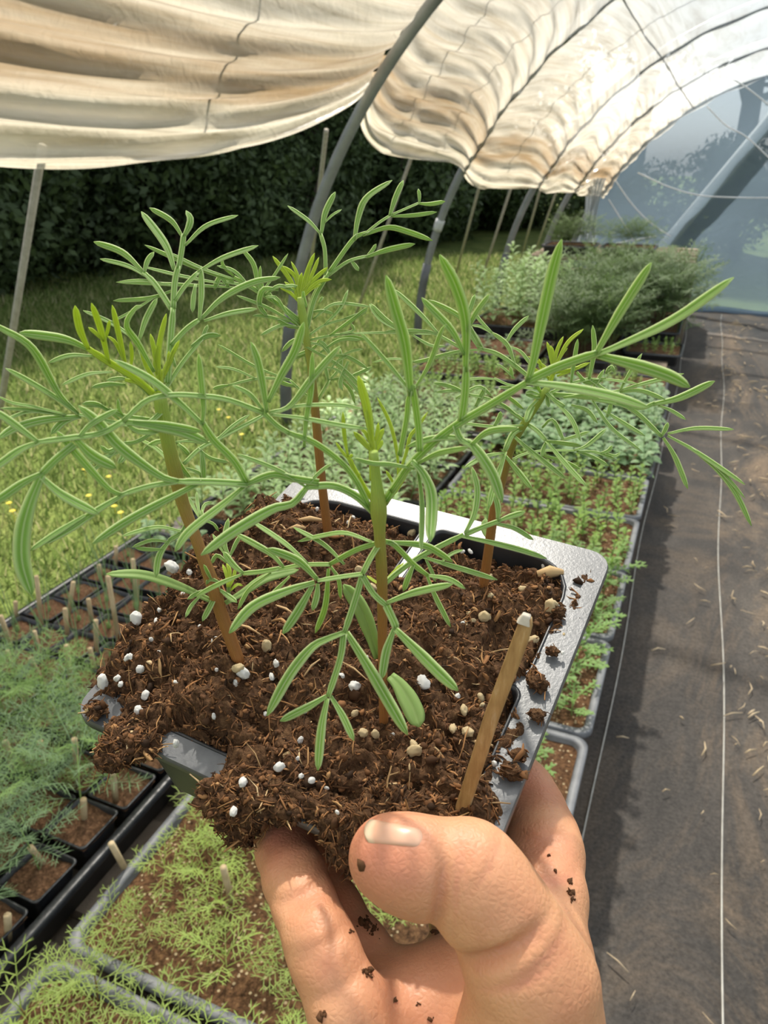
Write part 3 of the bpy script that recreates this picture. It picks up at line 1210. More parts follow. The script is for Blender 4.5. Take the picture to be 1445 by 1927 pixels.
P_FEATHER = protos('feathery', lambda s: feather_seedling(s), seed_leaf_m, red_stem_m, (1, 2, 3))
P_YFEATHER = protos('yellowish_feathery', lambda s: feather_seedling(s, .040, .056, 8, .0013, 4, .021), yellow_green_m, red_stem_m, (4, 5, 6, 7))
P_DILL = protos('dill', lambda s: feather_seedling(s, .085, .080, 11, .0011, 6, .022), blue_green_m, green_stem_m, (8, 9, 10, 11))
P_GREENDILL = protos('green_dill', lambda s: feather_seedling(s, .090, .075, 10, .0012, 6, .022), seed_leaf_m, green_stem_m, (41, 42))
P_BROADFEATHER = protos('toothed', lambda s: feather_seedling(s, .03, .050, 5, .0044, 4, .014), seed_leaf_m, green_stem_m, (12, 13, 14))
P_SMALL = protos('small_leaved', lambda s: leafy_seedling(s, .045, 13, .018, .010), small_leaf_m, green_stem_m, (15, 16, 17, 18))
P_ROUND = protos('round_leaved', lambda s: leafy_seedling(s, .055, 10, .042, .032, .5), round_leaf_m, green_stem_m, (19, 20, 21))
P_PALE = protos('pale_leaved', lambda s: leafy_seedling(s, .075, 20, .036, .011, .35), pale_leaf_m, green_stem_m, (22, 23, 24))
P_TALLPALE = protos('tall_pale', lambda s: leafy_seedling(s, .26, 34, .075, .022, .45), pale_leaf_m, green_stem_m, (25, 26))
P_FERN = protos('ferny', lambda s: feather_seedling(s, .22, .16, 13, .0050, 5, .05), dark_fern_m, green_stem_m, (27, 28, 29))
P_CHIVE = []
for s in (30, 31):
    g = np.random.default_rng(s)
    mb = MB()
    for k in range(9):
        a = g.uniform(0, 6.28)
        strap(mb, (g.uniform(-.006, .006), g.uniform(-.006, .006), 0), (.03 * math.cos(a), .03 * math.sin(a), g.uniform(.07, .13)), .0016, 0)
    st = MB()
    st.tube([(0, 0, -.01), (0, 0, .01)], [.004, .003], 6)
    P_CHIVE.append((mb.mesh('grassy_leaves', [blue_green_m]), st.mesh('grassy_base', [green_stem_m])))

ROOTS = {}


def plant(name, protos_, label, cat, group, pos, scale, rot, tilt=(0, 0)):
    key = (name, id(protos_), label)
    i = random.randrange(len(protos_))
    k2 = (key, i)
    if k2 not in ROOTS:
        t = thing(name, label, cat, pos, group)
        link('leaves', protos_[i][0], t)
        link('stem', protos_[i][1], t)
        ROOTS[k2] = t
    else:
        t = copy_tree(ROOTS[k2], label, group)
        t.location = pos
    t.scale = (scale,) * 3
    t.rotation_euler = (tilt[0], tilt[1], rot)
    return t


def rows(name, P, label, cat, group, x0, x1, y0, y1, nx_, ny_, s0, s1, z=ZR - .01, skip=0.0, jit=.35, name_off=0):
    for j in range(ny_):
        for i in range(nx_):
            if random.random() < skip:
                continue
            dx, dy = (x1 - x0) / nx_, (y1 - y0) / ny_
            x = x0 + (i + .5 + random.uniform(-jit, jit)) * dx
            y = y0 + (j + .5 + random.uniform(-jit, jit)) * dy
            plant(name, P, label, cat, group, (x, y, z), random.uniform(s0, s1), random.uniform(0, 6.28), (random.gauss(0, .1), random.gauss(0, .1)))


# ---------------------------------------------------------------- the trays, near to far
RY = [.085, .370, .655, .940, 1.215, 1.490, 1.770, 2.050, 2.330, 2.610]
tray(TX0, TX1, RY[0], RY[0] + .27, 'dusty grey tray nearest the camera, at the bottom edge of the photo', 'speckled soil in the nearest tray')
rows('feathery_seedling', P_YFEATHER, 'yellowish feathery seedling in the tray at the bottom edge of the photo', 'seedling', 'seedlings of the bottom tray', TX0 + .01, TX1 - .1, RY[0] + .08, RY[0] + .26, 7, 4, .75, 1.05)
tray(TX0, TX1, RY[1], RY[1] + .275, 'dusty grey tray of sparse seedlings left of the little finger', 'brown soil full of pale specks left of the little finger')
rows('feathery_seedling', P_YFEATHER, 'yellowish feathery seedling in the speckled tray left of the little finger', 'seedling', 'seedlings of the speckled tray', TX0 + .02, TX1 - .14, RY[1] + .02, RY[1] + .26, 7, 4, .6, 1.0, skip=.10)
tray(TX0, TX1, RY[2], RY[2] + .275, 'grey tray behind the index finger, first with walkway edge in view', 'speckled soil behind the index finger')
rows('toothed_seedling', P_BROADFEATHER, 'fresh green toothed seedling in the tray behind the index finger', 'seedling', 'toothed seedlings behind the index finger', TX0 + .02, TX1 - .02, RY[2] + .02, RY[2] + .25, 6, 3, .8, 1.2)
tray(TX0, TX1, RY[3], RY[3] + .265, 'grey tray with toothed seedlings right of the held pot', 'speckled soil right of the held pot')
rows('toothed_seedling', P_BROADFEATHER, 'fresh green toothed seedling in the tray right of the held pot', 'seedling', 'toothed seedlings right of the pot', TX0 + .02, TX1 - .015, RY[3] + .02, RY[3] + .25, 7, 4, .8, 1.25)
tray(TX0, TX1, RY[4], RY[4] + .265, 'grey tray at the right corner of the held pot', 'soil at the right corner of the held pot')
rows('toothed_seedling', P_BROADFEATHER, 'green toothed seedling in the tray at the right corner of the held pot', 'seedling', 'toothed seedlings at the pot corner', TX0 + .02, TX1 - .015, RY[4] + .02, RY[4] + .25, 8, 5, .9, 1.3)
tray(TX0, TX1, RY[5], RY[5] + .27, 'nearer of the two grey trays of small bright seedlings', 'brown soil under the nearer small bright seedlings')
rows('leafy_seedling', P_SMALL, 'small bright green leafy seedling in the nearer of two like trays', 'seedling', 'small bright seedlings, nearer tray', TX0 + .015, TX1 - .01, RY[5] + .01, RY[5] + .26, 10, 6, 1.0, 1.6, skip=.06)
tray(TX0, TX1, RY[6], RY[6] + .27, 'farther of the two grey trays of small bright seedlings', 'brown soil under the farther small bright seedlings')
rows('leafy_seedling', P_SMALL, 'small bright green leafy seedling in the farther of two like trays', 'seedling', 'small bright seedlings, farther tray', TX0 + .015, TX1 - .01, RY[6] + .01, RY[6] + .26, 10, 6, 1.0, 1.6, skip=.06)
for i, w_ in ((7, 'nearest'), (8, 'middle'), (9, 'farthest')):
    tray(TX0, TX1 + .005, RY[i], RY[i] + .27, 'black tray, %s of three with round pale leaves' % w_, 'soil in the %s tray of round leaves' % w_, mat=MAT['black_plastic'])
    rows('round_leaved_plant', P_ROUND, 'grey green round-leaved young plant in the %s of three trays' % w_, 'young plant', 'round-leaved plants, %s tray' % w_, TX0 + .02, TX1 - .005, RY[i] + .02, RY[i] + .25, 8, 5, .95, 1.35)
# left column
for i, (y0, w_) in enumerate(((1.36, 'nearest'), (1.65, 'second'), (1.94, 'third'), (2.23, 'farthest'))):
    tray(SX0, SX1, y0, y0 + .275, 'black tray of pale bushy seedlings, %s of four behind the held pot' % w_, 'soil in the %s tray of pale bushy seedlings' % w_, mat=MAT['black_plastic'])
    rows('pale_seedling', P_PALE, 'pale green narrow-leaved bushy seedling in the %s of four trays' % w_, 'seedling', 'pale bushy seedlings, %s tray' % w_, SX0 + .015, SX1 - .015, y0 + .01, y0 + .265, 9, 5, 1.0, 1.45)
tray(SX0 - .02, SX1 - .08, 2.62, 2.89, 'black tray of light green seedlings at the lawn edge, nearer', 'soil of the nearer light green tray', mat=MAT['black_plastic'], z=.22)
rows('leafy_seedling', P_SMALL, 'light green leafy seedling in the nearer black tray at the lawn edge', 'seedling', 'light green seedlings, nearer lawn-edge tray', SX0, SX1 - .1, 2.64, 2.87, 9, 5, 1.1, 1.7, z=.21)
tray(SX0 - .02, SX1 - .08, 3.0, 3.27, 'black tray of light green seedlings at the lawn edge, farther', 'soil of the farther light green tray', mat=MAT['black_plastic'], z=.22)
rows('leafy_seedling', P_SMALL, 'light green leafy seedling in the farther black tray at the lawn edge', 'seedling', 'light green seedlings, farther lawn-edge tray', SX0, SX1 - .1, 3.02, 3.25, 9, 5, 1.1, 1.7, z=.21)
tray(SX0 - .02, SX1 - .08, 3.42, 3.80, 'black tray of tiny rosettes below the tall pale plants', 'brown soil around the tiny rosettes', mat=MAT['black_plastic'], z=.22, smat=MAT['pot_soil'])
rows('small_rosette', P_ROUND, 'small grey green rosette below the tall pale plants', 'seedling', 'small rosettes', SX0, SX1 - .1, 3.44, 3.78, 6, 3, .55, .75, z=.21)
tray(-.62, TX1 - .01, 2.92, 3.19, 'black tray at the walkway edge behind the round leaves', 'soil behind the round leaves', mat=MAT['black_plastic'])
rows('leafy_seedling', P_SMALL, 'small leafy seedling in the black tray behind the round leaves', 'seedling', 'seedlings behind the round leaves', -.60, TX1 - .03, 2.94, 3.17, 8, 4, .9, 1.3)
tray(-.30, -.03, 3.72, 4.0, 'small black tray jutting over the walkway edge', 'soil of the jutting black tray', mat=MAT['black_plastic'], z=.22)
rows('leafy_seedling', P_SMALL, 'small green seedling in the black tray jutting over the walkway', 'seedling', 'seedlings of the jutting tray', -.29, -.04, 3.74, 3.98, 5, 3, 1.0, 1.4, z=.21)
tray(SX0 - .03, -.62, 3.95, 4.5, 'black tray under the tall pale plants', 'soil under the tall pale plants', mat=MAT['black_plastic'])
rows('tall_pale_plant', P_TALLPALE, 'tall pale leafy plant beside the second hoop', 'plant', 'tall pale plants', SX0 - .02, -.62, 3.92, 4.75, 6, 6, .95, 1.3)
tray(-.60, -.32, 3.35, 4.0, 'black tray under the nearer dark ferny plants', 'soil under the nearer ferny plants', mat=MAT['black_plastic'])
tray(-.60, -.06, 4.1, 4.75, 'black tray under the farther dark ferny plants', 'soil under the farther ferny plants', mat=MAT['black_plastic'])
rows('ferny_plant', P_FERN, 'dark green ferny plant near the end wall, nearer group', 'plant', 'nearer dark ferny plants', -.60, -.30, 3.35, 4.02, 5, 7, .85, 1.15)
rows('ferny_plant', P_FERN, 'dark green ferny plant near the end wall, farther group', 'plant', 'farther dark ferny plants', -.62, -.06, 4.06, 4.8, 8, 7, .95, 1.25)
for i, x in enumerate((-.98, -.62)):
    tray(x, x + .33, 5.0, 5.3, 'black tray on the pallet stack, ' + ('left one' if i == 0 else 'right one'), 'soil on the pallet stack, ' + ('left tray' if i == 0 else 'right tray'), mat=MAT['black_plastic'], z=.56)
    rows('ferny_plant', P_FERN, 'ferny young plant on the pallet stack, ' + ('left tray' if i == 0 else 'right tray'), 'plant', 'plants on the pallet stack ' + ('left' if i == 0 else 'right'), x + .02, x + .31, 5.02, 5.28, 5, 3, .42, .65, z=.55)

# ---------------------------------------------------------------- square pots with canes at the left
pot_mb = MB()
L = []
for hh, z in ((.0335, -.003), (.0345, -.001), (.0345, 0), (.0315, 0), (.0300, -.012), (.025, -.055)):
    L.append([(x, y, z) for x, y in rr(hh, hh, .007)])
loft(pot_mb, L, 0, True)
pot_me = pot_mb.mesh('small_pot', [MAT['black_plastic']])
psoil = soil_sheet(.0312, .0312, -.005, MAT['pot_soil'], 3.3, .007, 18)
tag_group = 'small black pots at the left'
pots = []
for j in range(15):
    for i in range(7):
        x = -1.085 + i * .0735
        y = .12 + j * .078
        if y > 1.3 or (y < .36 and x > -.62):
            continue
        pots.append((x, y))
front = None
for (x, y) in pots:
    z = ZR + random.uniform(-.006, .006)
    far_ = y > .74
    lab = 'small square black pot among the canes at the left' if far_ else 'small square black pot under the blue green dill'
    t = thing('small_pot', lab, 'pot', (x, y, z), tag_group + (' behind' if far_ else ' in front'))
    t.rotation_euler.z = random.uniform(-.06, .06)
    link('pot_body', pot_me, t)
    s_ = link('soil', psoil, t)
    s_.rotation_euler.z = random.choice([0, 1.57, 3.14])
    if far_:
        if y > 1.16:
            plant('round_leaved_plant', P_ROUND, 'yellowish broad-leaved young plant in a small pot at the lawn edge', 'young plant', 'broad-leaved plants in small pots', (x, y, z - .01), random.uniform(.7, 1.0), random.uniform(0, 6))
        else:
            plant('chive_clump', P_CHIVE, 'thin grassy clump in a small pot among the canes', 'herb', 'grassy clumps among the canes', (x, y, z - .004), random.uniform(.8, 1.2), random.uniform(0, 6))
    else:
        for q in range(2 if x < -.7 else 1):
            plant('dill_plant', P_DILL if random.random() < .72 else P_GREENDILL, 'feathery blue green dill plant in a small pot at lower left', 'herb', 'dill plants in small pots', (x + random.uniform(-.015, .015), y + random.uniform(-.015, .015), z - .01), random.uniform(.75, 1.2), random.uniform(0, 6), (random.gauss(0, .18), random.gauss(0, .18)))
tb = link('carry_tray', tray_mesh(.275, .60, .06, MAT['black_plastic']), None, (-.865, .665, ZR - .004))
tag(tb, 'long black carrying tray holding the small square pots', 'tray')

canes = [((68, 1084), (80, 1188)), ((29, 1132), (31, 1168)), ((138, 1095), (128, 1165)), ((122, 1145), (128, 1206)), ((166, 1127), (174, 1174)), ((180, 1167), (182, 1235)),
         ((203, 1084), (225, 1215)), ((186, 1063), (189, 1092)), ((250, 1052), (259, 1139)), ((218, 1028), (219, 1066)), ((1, 1159), (26, 1229)), ((13, 1225), (32, 1281)),
         ((64, 1188), (77, 1244)), ((57, 1238), (90, 1305)), ((125, 1214), (137, 1316)), ((169, 1220), (180, 1267)), ((211, 1445), (218, 1507)), ((157, 1504), (159, 1552)),
         ((209, 1587), (239, 1642)), ((420, 1632), (436, 1698)), ((57, 1594), (83, 1628)), ((14, 1722), (16, 1763)), ((140, 1390), (146, 1478)), ((76, 1395), (88, 1470)), ((10, 1395), (26, 1460))]
cane_where = ['tallest at the far left edge of the pots', 'short and upright by the lawn edge', 'leaning right near the lawn', 'in the second rank, leaning left', 'thin, between two pots', 'upright below the pale seed leaf',
              'leaning left just below the long pale seed leaf', 'short, behind the dark back pots', 'slim, leaning beside the soil heap', 'farthest back, capped with a pale leaf', 'leaning at the left photo edge', 'second from the left photo edge, lower rank',
              'short and stout above the dill', 'leaning strongly over the dill', 'long, rising out of the dill', 'short, nearest the held pot', 'upright below the left pot corner', 'upright amid the lower dill',
              'leaning across the tray rim', 'among the feathery seedlings beside the little finger', 'short, leaning in the lower dill', 'low at the left photo edge', 'half hidden in the dill', 'hidden deep in the dill', 'at the left edge inside the dill']
for (pt, pb), w_ in zip(canes, cane_where):
    base = on_z(pb, ZR - .012)
    g = unit(np.array([base[0], base[1], 0]))
    top = on_plane(pt, g, base - g * .004)
    mb = MB()
    d = top - base
    mb.tube([base - d * .12, base + d * .5, top], .0042, 8)
    tag(link('plant_cane', mb.mesh('plant_cane', [MAT['bamboo']])), 'pale cut cane, ' + w_, 'cane', 'cut canes in the small pots')

# ================================================================== the held four-cell pot
PB = np.array([-.1316, .2336, -.1103]) + CAM          # rear left rim corner
PR = np.array([-.0137, .2237, -.1157]) + CAM          # rear right
PL = np.array([-.1420, .1158, -.1389]) + CAM          # front left
W = .12
EA = unit(PR - PB)
EB = unit(PL - PB)
EN = unit(np.cross(EB, EA))
if EN[2] < 0:
    EN = -EN
EB = np.cross(EN, EA) * (1 if np.dot(np.cross(EN, EA), EB) > 0 else -1)


def pot(a, b, h):
    """a: rear-left to rear-right, b: rear to front (both 0..1), h metres above the rim"""
    return PB + EA * (a * W) + EB * (b * W) + EN * h


PC = pot(.5, .5, 0)
PROT = Matrix([[EA[i], -EB[i], EN[i]] for i in range(3)]).to_4x4()
pot_t = thing('four_cell_pot', 'square black plastic four-cell pot held up in the hand', 'pot')
pot_t.matrix_world = Matrix.Translation(Vector(PC)) @ PROT


def lrr(x0, x1, y0, y1, rs, n=6):
    out = []
    for (cx_, cy_, sx_, sy_, a0), r in zip(((x1, y1, -1, -1, 0), (x0, y1, 1, -1, 90), (x0, y0, 1, 1, 180), (x1, y0, -1, 1, 270)), rs):
        for k in range(n):
            a = math.radians(a0 + 90 * k / (n - 1))
            out.append((cx_ + sx_ * r + r * math.cos(a), cy_ + sy_ * r + r * math.sin(a)))
    return out


H2 = W / 2
mbr, mbc = MB(), MB()
for sx in (-1, 1):
    for sy in (-1, 1):
        x0, x1 = (0, H2) if sx > 0 else (-H2, 0)
        y0, y1 = (0, H2) if sy > 0 else (-H2, 0)
        # rounded only at the pot's own outer corner
        tiny = .00005
        rs = [tiny] * 4
        idx = {(1, 1): 0, (-1, 1): 1, (-1, -1): 2, (1, -1): 3}[(sx, sy)]
        rs[idx] = .007
        outer = lrr(x0, x1, y0, y1, rs)
        ix0, ix1 = (.0016, H2 - .0085) if sx > 0 else (-H2 + .0066, -.0016)
        iy0, iy1 = (.0016, H2 - .0085) if sy > 0 else (-H2 + .0066, -.0016)
        hr = [.004] * 4
        hr[idx] = .016 if sy > 0 else .009
        hole = lrr(ix0, ix1, iy0, iy1, hr)
        n = len(hole)
        mcx, mcy = (ix0 + ix1) / 2, (iy0 + iy1) / 2

        def sh(L, s, z):
            return [(mcx + (x - mcx) * s, mcy + (y - mcy) * s, z) for x, y in L]
        loft(mbr, [[(x, y, 0) for x, y in outer], [(x, y, 0) for x, y in hole]])
        loft(mbc, [sh(hole, 1, 0), sh(hole, .985, -.0012), sh(hole, .965, -.010), sh(hole, .86, -.043), sh(hole, .80, -.046)], 0, True)
# turned-down lip round the outside
out = lrr(-H2, H2, -H2, H2, [.007] * 4)
loft(mbr, [[(x, y, 0) for x, y in out], [(x * 1.004, y * 1.004, -.0006) for x, y in out], [(x * 1.004, y * 1.004, -.0032) for x, y in out], [(x * .995, y * .995, -.0032) for x, y in out], [(x * .99, y * .99, -.0012) for x, y in out]])
rim_m = simple_mat('dusty_black_rim', (.075, .078, .082), (.15, .152, .155), 90, .34, .6, .25, 900, .0003)
link('rim', mbr.mesh('rim', [rim_m]), pot_t)
cells = link('cells', mbc.mesh('cells', [MAT['black_plastic']]), pot_t)
so = cells.modifiers.new('wall', 'SOLIDIFY')
so.thickness = .0009
so.offset = 1

# ------------------------------------------------------------------ soil heap
HT = np.array([[-3, -5, -5, -5, -5], [9, 2, -1, -1, -.5], [12, 6, 2.5, 2, 2.2], [8, 7.5, 5, 4, 3], [1.5, 4, 5, 5.5, 3]]) / 1000.0


def soil_base(a, b):
    a_, b_ = min(.9999, max(0, a)) * 4, min(.9999, max(0, b)) * 4
    i, j = int(a_), int(b_)
    u, v = a_ - i, b_ - j
    u, v = u * u * (3 - 2 * u), v * v * (3 - 2 * v)
    return (HT[j, i] * (1 - u) + HT[j, i + 1] * u) * (1 - v) + (HT[j + 1, i] * (1 - u) + HT[j + 1, i + 1] * u) * v


def soil_h(a, b):
    p = Vector((a * 7.5, b * 7.5, 2.2))
    return soil_base(a, b) + .0042 * noise.fractal(p, .9, 2.1, 5)


def mask(a, b):
    """>0 inside the heap"""
    n = .030 * noise.noise(Vector((a * 16, b * 16, 7.7))) + .018 * noise.noise(Vector((a * 40, b * 40, 1.7)))
    left = a + .022 * min(1, max(0, (b - .12) / .2)) - .075 * (1 - min(1, max(0, (b - .05) / .2)))
    # front-left corner leaves the flange bare for a stretch
    right = .958 + .022 * math.sin(9 * b) + .012 * math.sin(31 * b) - a
    rear = b - .085
    front = .990 - .045 * math.exp(-((a - .66) / .09) ** 2) - b
    if a < .42:
        front = .930 - b + .080 * math.exp(-((a - .185) / .055) ** 2)
    return min(left, right, rear, front) + n


mb = MB()
NS = 230
A = np.linspace(-.10, 1.02, NS)
B = np.linspace(.02, 1.10, NS)
mk = np.zeros((NS, NS))
vs = []
for j, b in enumerate(B):
    for i, a in enumerate(A):
        m_ = mask(a, b)
        mk[j, i] = m_
        h = soil_h(a, b)
        inside_cell = (.075 < a < .925) and (.075 < b < .925)
        floor_ = -.012 if inside_cell else -.0008
        e = min(1.0, max(0.0, m_ / .045))
        e = e ** .55
        h = floor_ + (max(h, floor_) - floor_) * e
        lump = .0022 * noise.fractal(Vector((a * 34, b * 34, 5.0)), .8, 2.2, 4) * min(1, e * 2)
        n2 = noise.noise_vector(Vector((a * 26, b * 26, 3.0))) * .0022
        p = pot(a, b, h + lump) + np.array(n2) * e
        vs.append(p)
fs = []
for j in range(NS - 1):
    for i in range(NS - 1):
        if max(mk[j, i], mk[j + 1, i], mk[j, i + 1], mk[j + 1, i + 1]) > 0:
            fs.append((j * NS + i, (j + 1) * NS + i, (j + 1) * NS + i + 1, j * NS + i + 1))
used = sorted({k for f in fs for k in f})
rem = {k: q for q, k in enumerate(used)}
mb.add([vs[k] for k in used], [tuple(rem[k] for k in f) for f in fs])


def ico(sub=2):
    import bmesh
    bm = bmesh.new()
    bmesh.ops.create_icosphere(bm, subdivisions=sub, radius=1)
    v = np.array([p.co[:] for p in bm.verts])
    f = [tuple(q.index for q in x.verts) for x in bm.faces]
    bm.free()
    return v, f


def soil_hit(px_):
    """where the line of sight meets the heap: (point, a, b)"""
    d = ray(px_)
    h = .004
    for _ in range(12):
        q = pot(0, 0, h)
        P = CAM + d * (np.dot(EN, q - CAM) / np.dot(EN, d))
        a, b = np.dot(P - PB, EA) / W, np.dot(P - PB, EB) / W
        h = .5 * h + .5 * soil_h(a, b)
    return P, a, b


# clods hanging over the flange
iv, iF = ico(4)
clods = [((238, 1398), .0052, 0), ((208, 1425), .0032, -.0005), ((262, 1402), .0040, 0), ((222, 1412), .0036, 0), ((180, 1335), .0022, 0), ((436, 1502), .0062, -.002), ((447, 1540), .0046, -.008), ((452, 1572), .0026, -.012), ((420, 1490), .0030, 0), ((470, 1512), .0050, -.001),
         ((505, 1500), .0055, 0), ((548, 1505), .0042, 0), ((600, 1522), .0036, 0), ((645, 1552), .0046, -.001), ((655, 1592), .0046, -.005), ((662, 1625), .0026, -.009), ((690, 1555), .0052, 0), ((760, 1535), .0060, 0), ((835, 1530), .0048, 0),
         ((1012, 1345), .0016, 0), ((975, 1420), .0016, 0), ((960, 1452), .0020, 0), ((1040, 1225), .0014, 0), ((1012, 1285), .0022, 0), ((1050, 1150), .0016, 0)]
for (p, r, dh) in clods:
    q = pot(.5, .5, .002 + dh)
    c = on_plane(p, EN, q)
    sd = random.random() * 90
    vv = []
    for v in iv:
        k = 1 + .55 * noise.fractal(Vector(v * 1.6) + Vector((sd, 0, 0)), .8, 2.1, 4) + .18 * noise.noise(Vector(v * 9) + Vector((sd, 3, 0)))
        s = np.array([1.25, 1.0, .75])
        d_ = v * s * r * k
        vv.append(c + EA * d_[0] + EB * d_[1] + EN * d_[2])
    mb.add(vv, iF)

surf = np.array(mb.v)
surf_faces = mb.f
# fibres and crumbs of coir all over the surface
tri = np.array([f[:3] for f in surf_faces])
fa = np.array([np.linalg.norm(np.cross(surf[t[1]] - surf[t[0]], surf[t[2]] - surf[t[0]])) for t in tri])
fn = np.cross(surf[tri[:, 1]] - surf[tri[:, 0]], surf[tri[:, 2]] - surf[tri[:, 0]])
fn /= np.linalg.norm(fn, axis=1, keepdims=True) + 1e-12
flip = (fn @ EN) < -.3
clod_n = len(iF) * 6                      # thin fringe only on the last, smallest clods
fa[-clod_n:] *= .25
prob = fa / fa.sum()


def sample(n):
    f = rng.choice(len(tri), n, p=prob)
    r1, r2 = rng.random(n), rng.random(n)
    s = np.sqrt(r1)
    p = surf[tri[f, 0]] * (1 - s)[:, None] + surf[tri[f, 1]] * (s * (1 - r2))[:, None] + surf[tri[f, 2]] * (s * r2)[:, None]
    return p, fn[f]


NF = 9000
P0, NN = sample(NF)
for k in range(NF):
    big = k % 22 == 0
    L = (.0065 if big else .0026) * random.uniform(.6, 1.7)
    t = unit(rng.normal(0, 1, 3))
    nn = NN[k] if np.dot(NN[k], EN) > -.2 else -NN[k]
    t = unit(t - nn * np.dot(t, nn) * .75)
    s = np.cross(nn, t)
    c1, c2 = random.uniform(-.7, .7), random.uniform(.0, .55)
    r = (.00022 if big else .00020) * random.uniform(.6, 1.5)
    if k % 9 == 0:
        r *= 2.3
        L *= .7
    pts = [P0[k] - t * L * .5 - nn * .0003, P0[k] - t * L * .17 + nn * L * .16 * c2 + s * L * .10 * c1, P0[k] + t * L * .17 + nn * L * .22 * c2 + s * L * .16 * c1, P0[k] + t * L * .5 + nn * L * (.30 * c2 - .06) - s * L * .25 * c1]
    b = len(mb.v)
    u = min(1, max(0, random.gauss(.42, .24))) if not big else random.uniform(.6, 1.0)
    vv, ff = [], []
    for i, p in enumerate(pts):
        rr_ = r * (.7, 1, 1, .35)[i]
        vv += [p + nn * rr_, p + s * rr_ - nn * rr_ * .5, p - s * rr_ - nn * rr_ * .5]
    for i in range(3):
        for q in range(3):
            q2 = (q + 1) % 3
            ff.append((i * 3 + q, i * 3 + q2, (i + 1) * 3 + q2, (i + 1) * 3 + q))
    mb.add(vv, ff, [(u, .5)] * 12, 1)
ov, of_ = ico(1)
NC = 5200
P0, NN = sample(NC)
for k in range(NC):
    r = .00042 * random.lognormvariate(0, .42)
    nn = NN[k] if np.dot(NN[k], EN) > -.2 else -NN[k]
    sc3 = rng.uniform(.5, 1.5, 3)
    u = min(1, max(0, random.gauss(.3, .22)))
    mb.add(P0[k] + nn * r * .3 + ov * sc3 * r * (1 + .3 * rng.normal(0, 1, (len(ov), 1))), of_, [(u, .5)] * len(ov), 1)
# a few long bark slivers
for px_, ang, L, wd in (((585, 985), .35, .010, .0020), ((1068, 1058), .5, .012, .0028), ((905, 1405), .2, .006, .001), ((1035, 1085), .5, .008, .004), ((560, 1000), .4, .006, .0016), ((540, 1155), -.2, .009, .0008), ((588, 1262), 1.4, .007, .0007), ((668, 1268), -.3, .010, .0005), ((1005, 1030), -.4, .008, .0007), ((470, 1190), -.1, .009, .0008)):
    p, a, b = soil_hit(px_)
    t = unit(EA * math.cos(ang) - EB * math.sin(ang))
    mb.tube([p - t * L * .5 + EN * .001, p + EN * .0022, p + t * L * .5 + EN * .0014], [wd * .35, wd * .5, wd * .25], 6, 1)
    for q in range(len(mb.uv) - 20, len(mb.uv)):
        mb.uv[q] = [(.97, .5)] * len(mb.uv[q])
tag(link('potting_soil', mb.mesh('potting_soil', [MAT['soil'], MAT['fibre']])), 'dark brown coir potting soil heaped over the held pot', 'soil', None, 'stuff')

# perlite and tan grains sitting in the soil
grain_me = {}
for nm, mt in (('perlite_grain', MAT['perlite']), ('tan_grain', MAT['vermiculite'])):
    grain_me[nm] = []
    v0, f0 = ico(3)
    for s in range(4):
        g = MB()
        vv = [v * np.array([1.25, .95, .8]) * (1 + .28 * noise.fractal(Vector(v * 1.5) + Vector((s * 9.1, 0, 3)), .8, 2, 4)) for v in v0]
        g.add(vv, f0)
        grain_me[nm].append(g.mesh(nm, [mt]))
white = [(325, 1072, 24), (258, 1170, 24), (357, 1080, 13), (295, 1172, 12), (195, 1288, 26), (222, 1280, 16), (228, 1290, 12), (262, 1340, 19), (275, 1312, 20), (332, 1402, 14), (265, 1263, 18), (240, 1240, 12), (246, 1237, 9), (458, 1272, 26), (444, 1288, 13),
         (405, 1207, 13), (520, 1252, 15), (512, 1276, 12), (403, 1350, 11), (458, 1475, 17), (527, 1447, 20), (567, 1462, 10), (587, 1471, 13), (440, 1530, 15), (668, 1295, 22), (643, 1274, 12), (797, 1290, 28), (566, 1395, 13), (560, 1430, 9), (268, 1392, 13),
         (256, 1394, 12), (380, 1070, 8), (300, 1230, 10), (408, 1262, 8), (331, 1286, 9), (500, 1345, 9), (646, 1333, 8), (608, 1372, 9), (930, 1440, 14), (870, 1178, 14), (738, 1385, 10), (862, 1312, 12), (615, 1485, 10), (635, 1530, 8), (575, 1340, 9), (1058, 1230, 9),
         (597, 960, 8), (665, 975, 7), (655, 985, 7), (870, 1040, 9), (885, 1040, 9), (820, 1062, 9), (895, 1108, 10), (1022, 1068, 10), (760, 985, 10), (345, 1120, 9), (300, 1150, 9), (285, 1205, 8), (376, 1180, 8), (690, 1240, 9)]
tan = [(448, 1262, 22), (503, 1220, 22), (873, 1340, 21), (880, 1382, 24), (852, 1374, 17), (684, 1383, 19), (707, 1385, 17), (780, 1417, 23), (779, 1405, 17), (912, 1166, 23), (885, 1160, 15), (874, 1177, 14), (890, 1172, 14), (1035, 1148, 26), (1003, 1208, 18),
       (918, 1094, 19), (845, 1005, 15), (775, 1007, 16), (985, 1112, 15), (923, 1125, 14), (1015, 1025, 17), (1020, 1040, 14), (905, 1315, 15), (907, 1330, 12), (700, 1110, 20), (676, 1075, 15), (668, 1345, 14), (725, 1150, 12), (745, 965, 14), (1060, 1200, 12)]
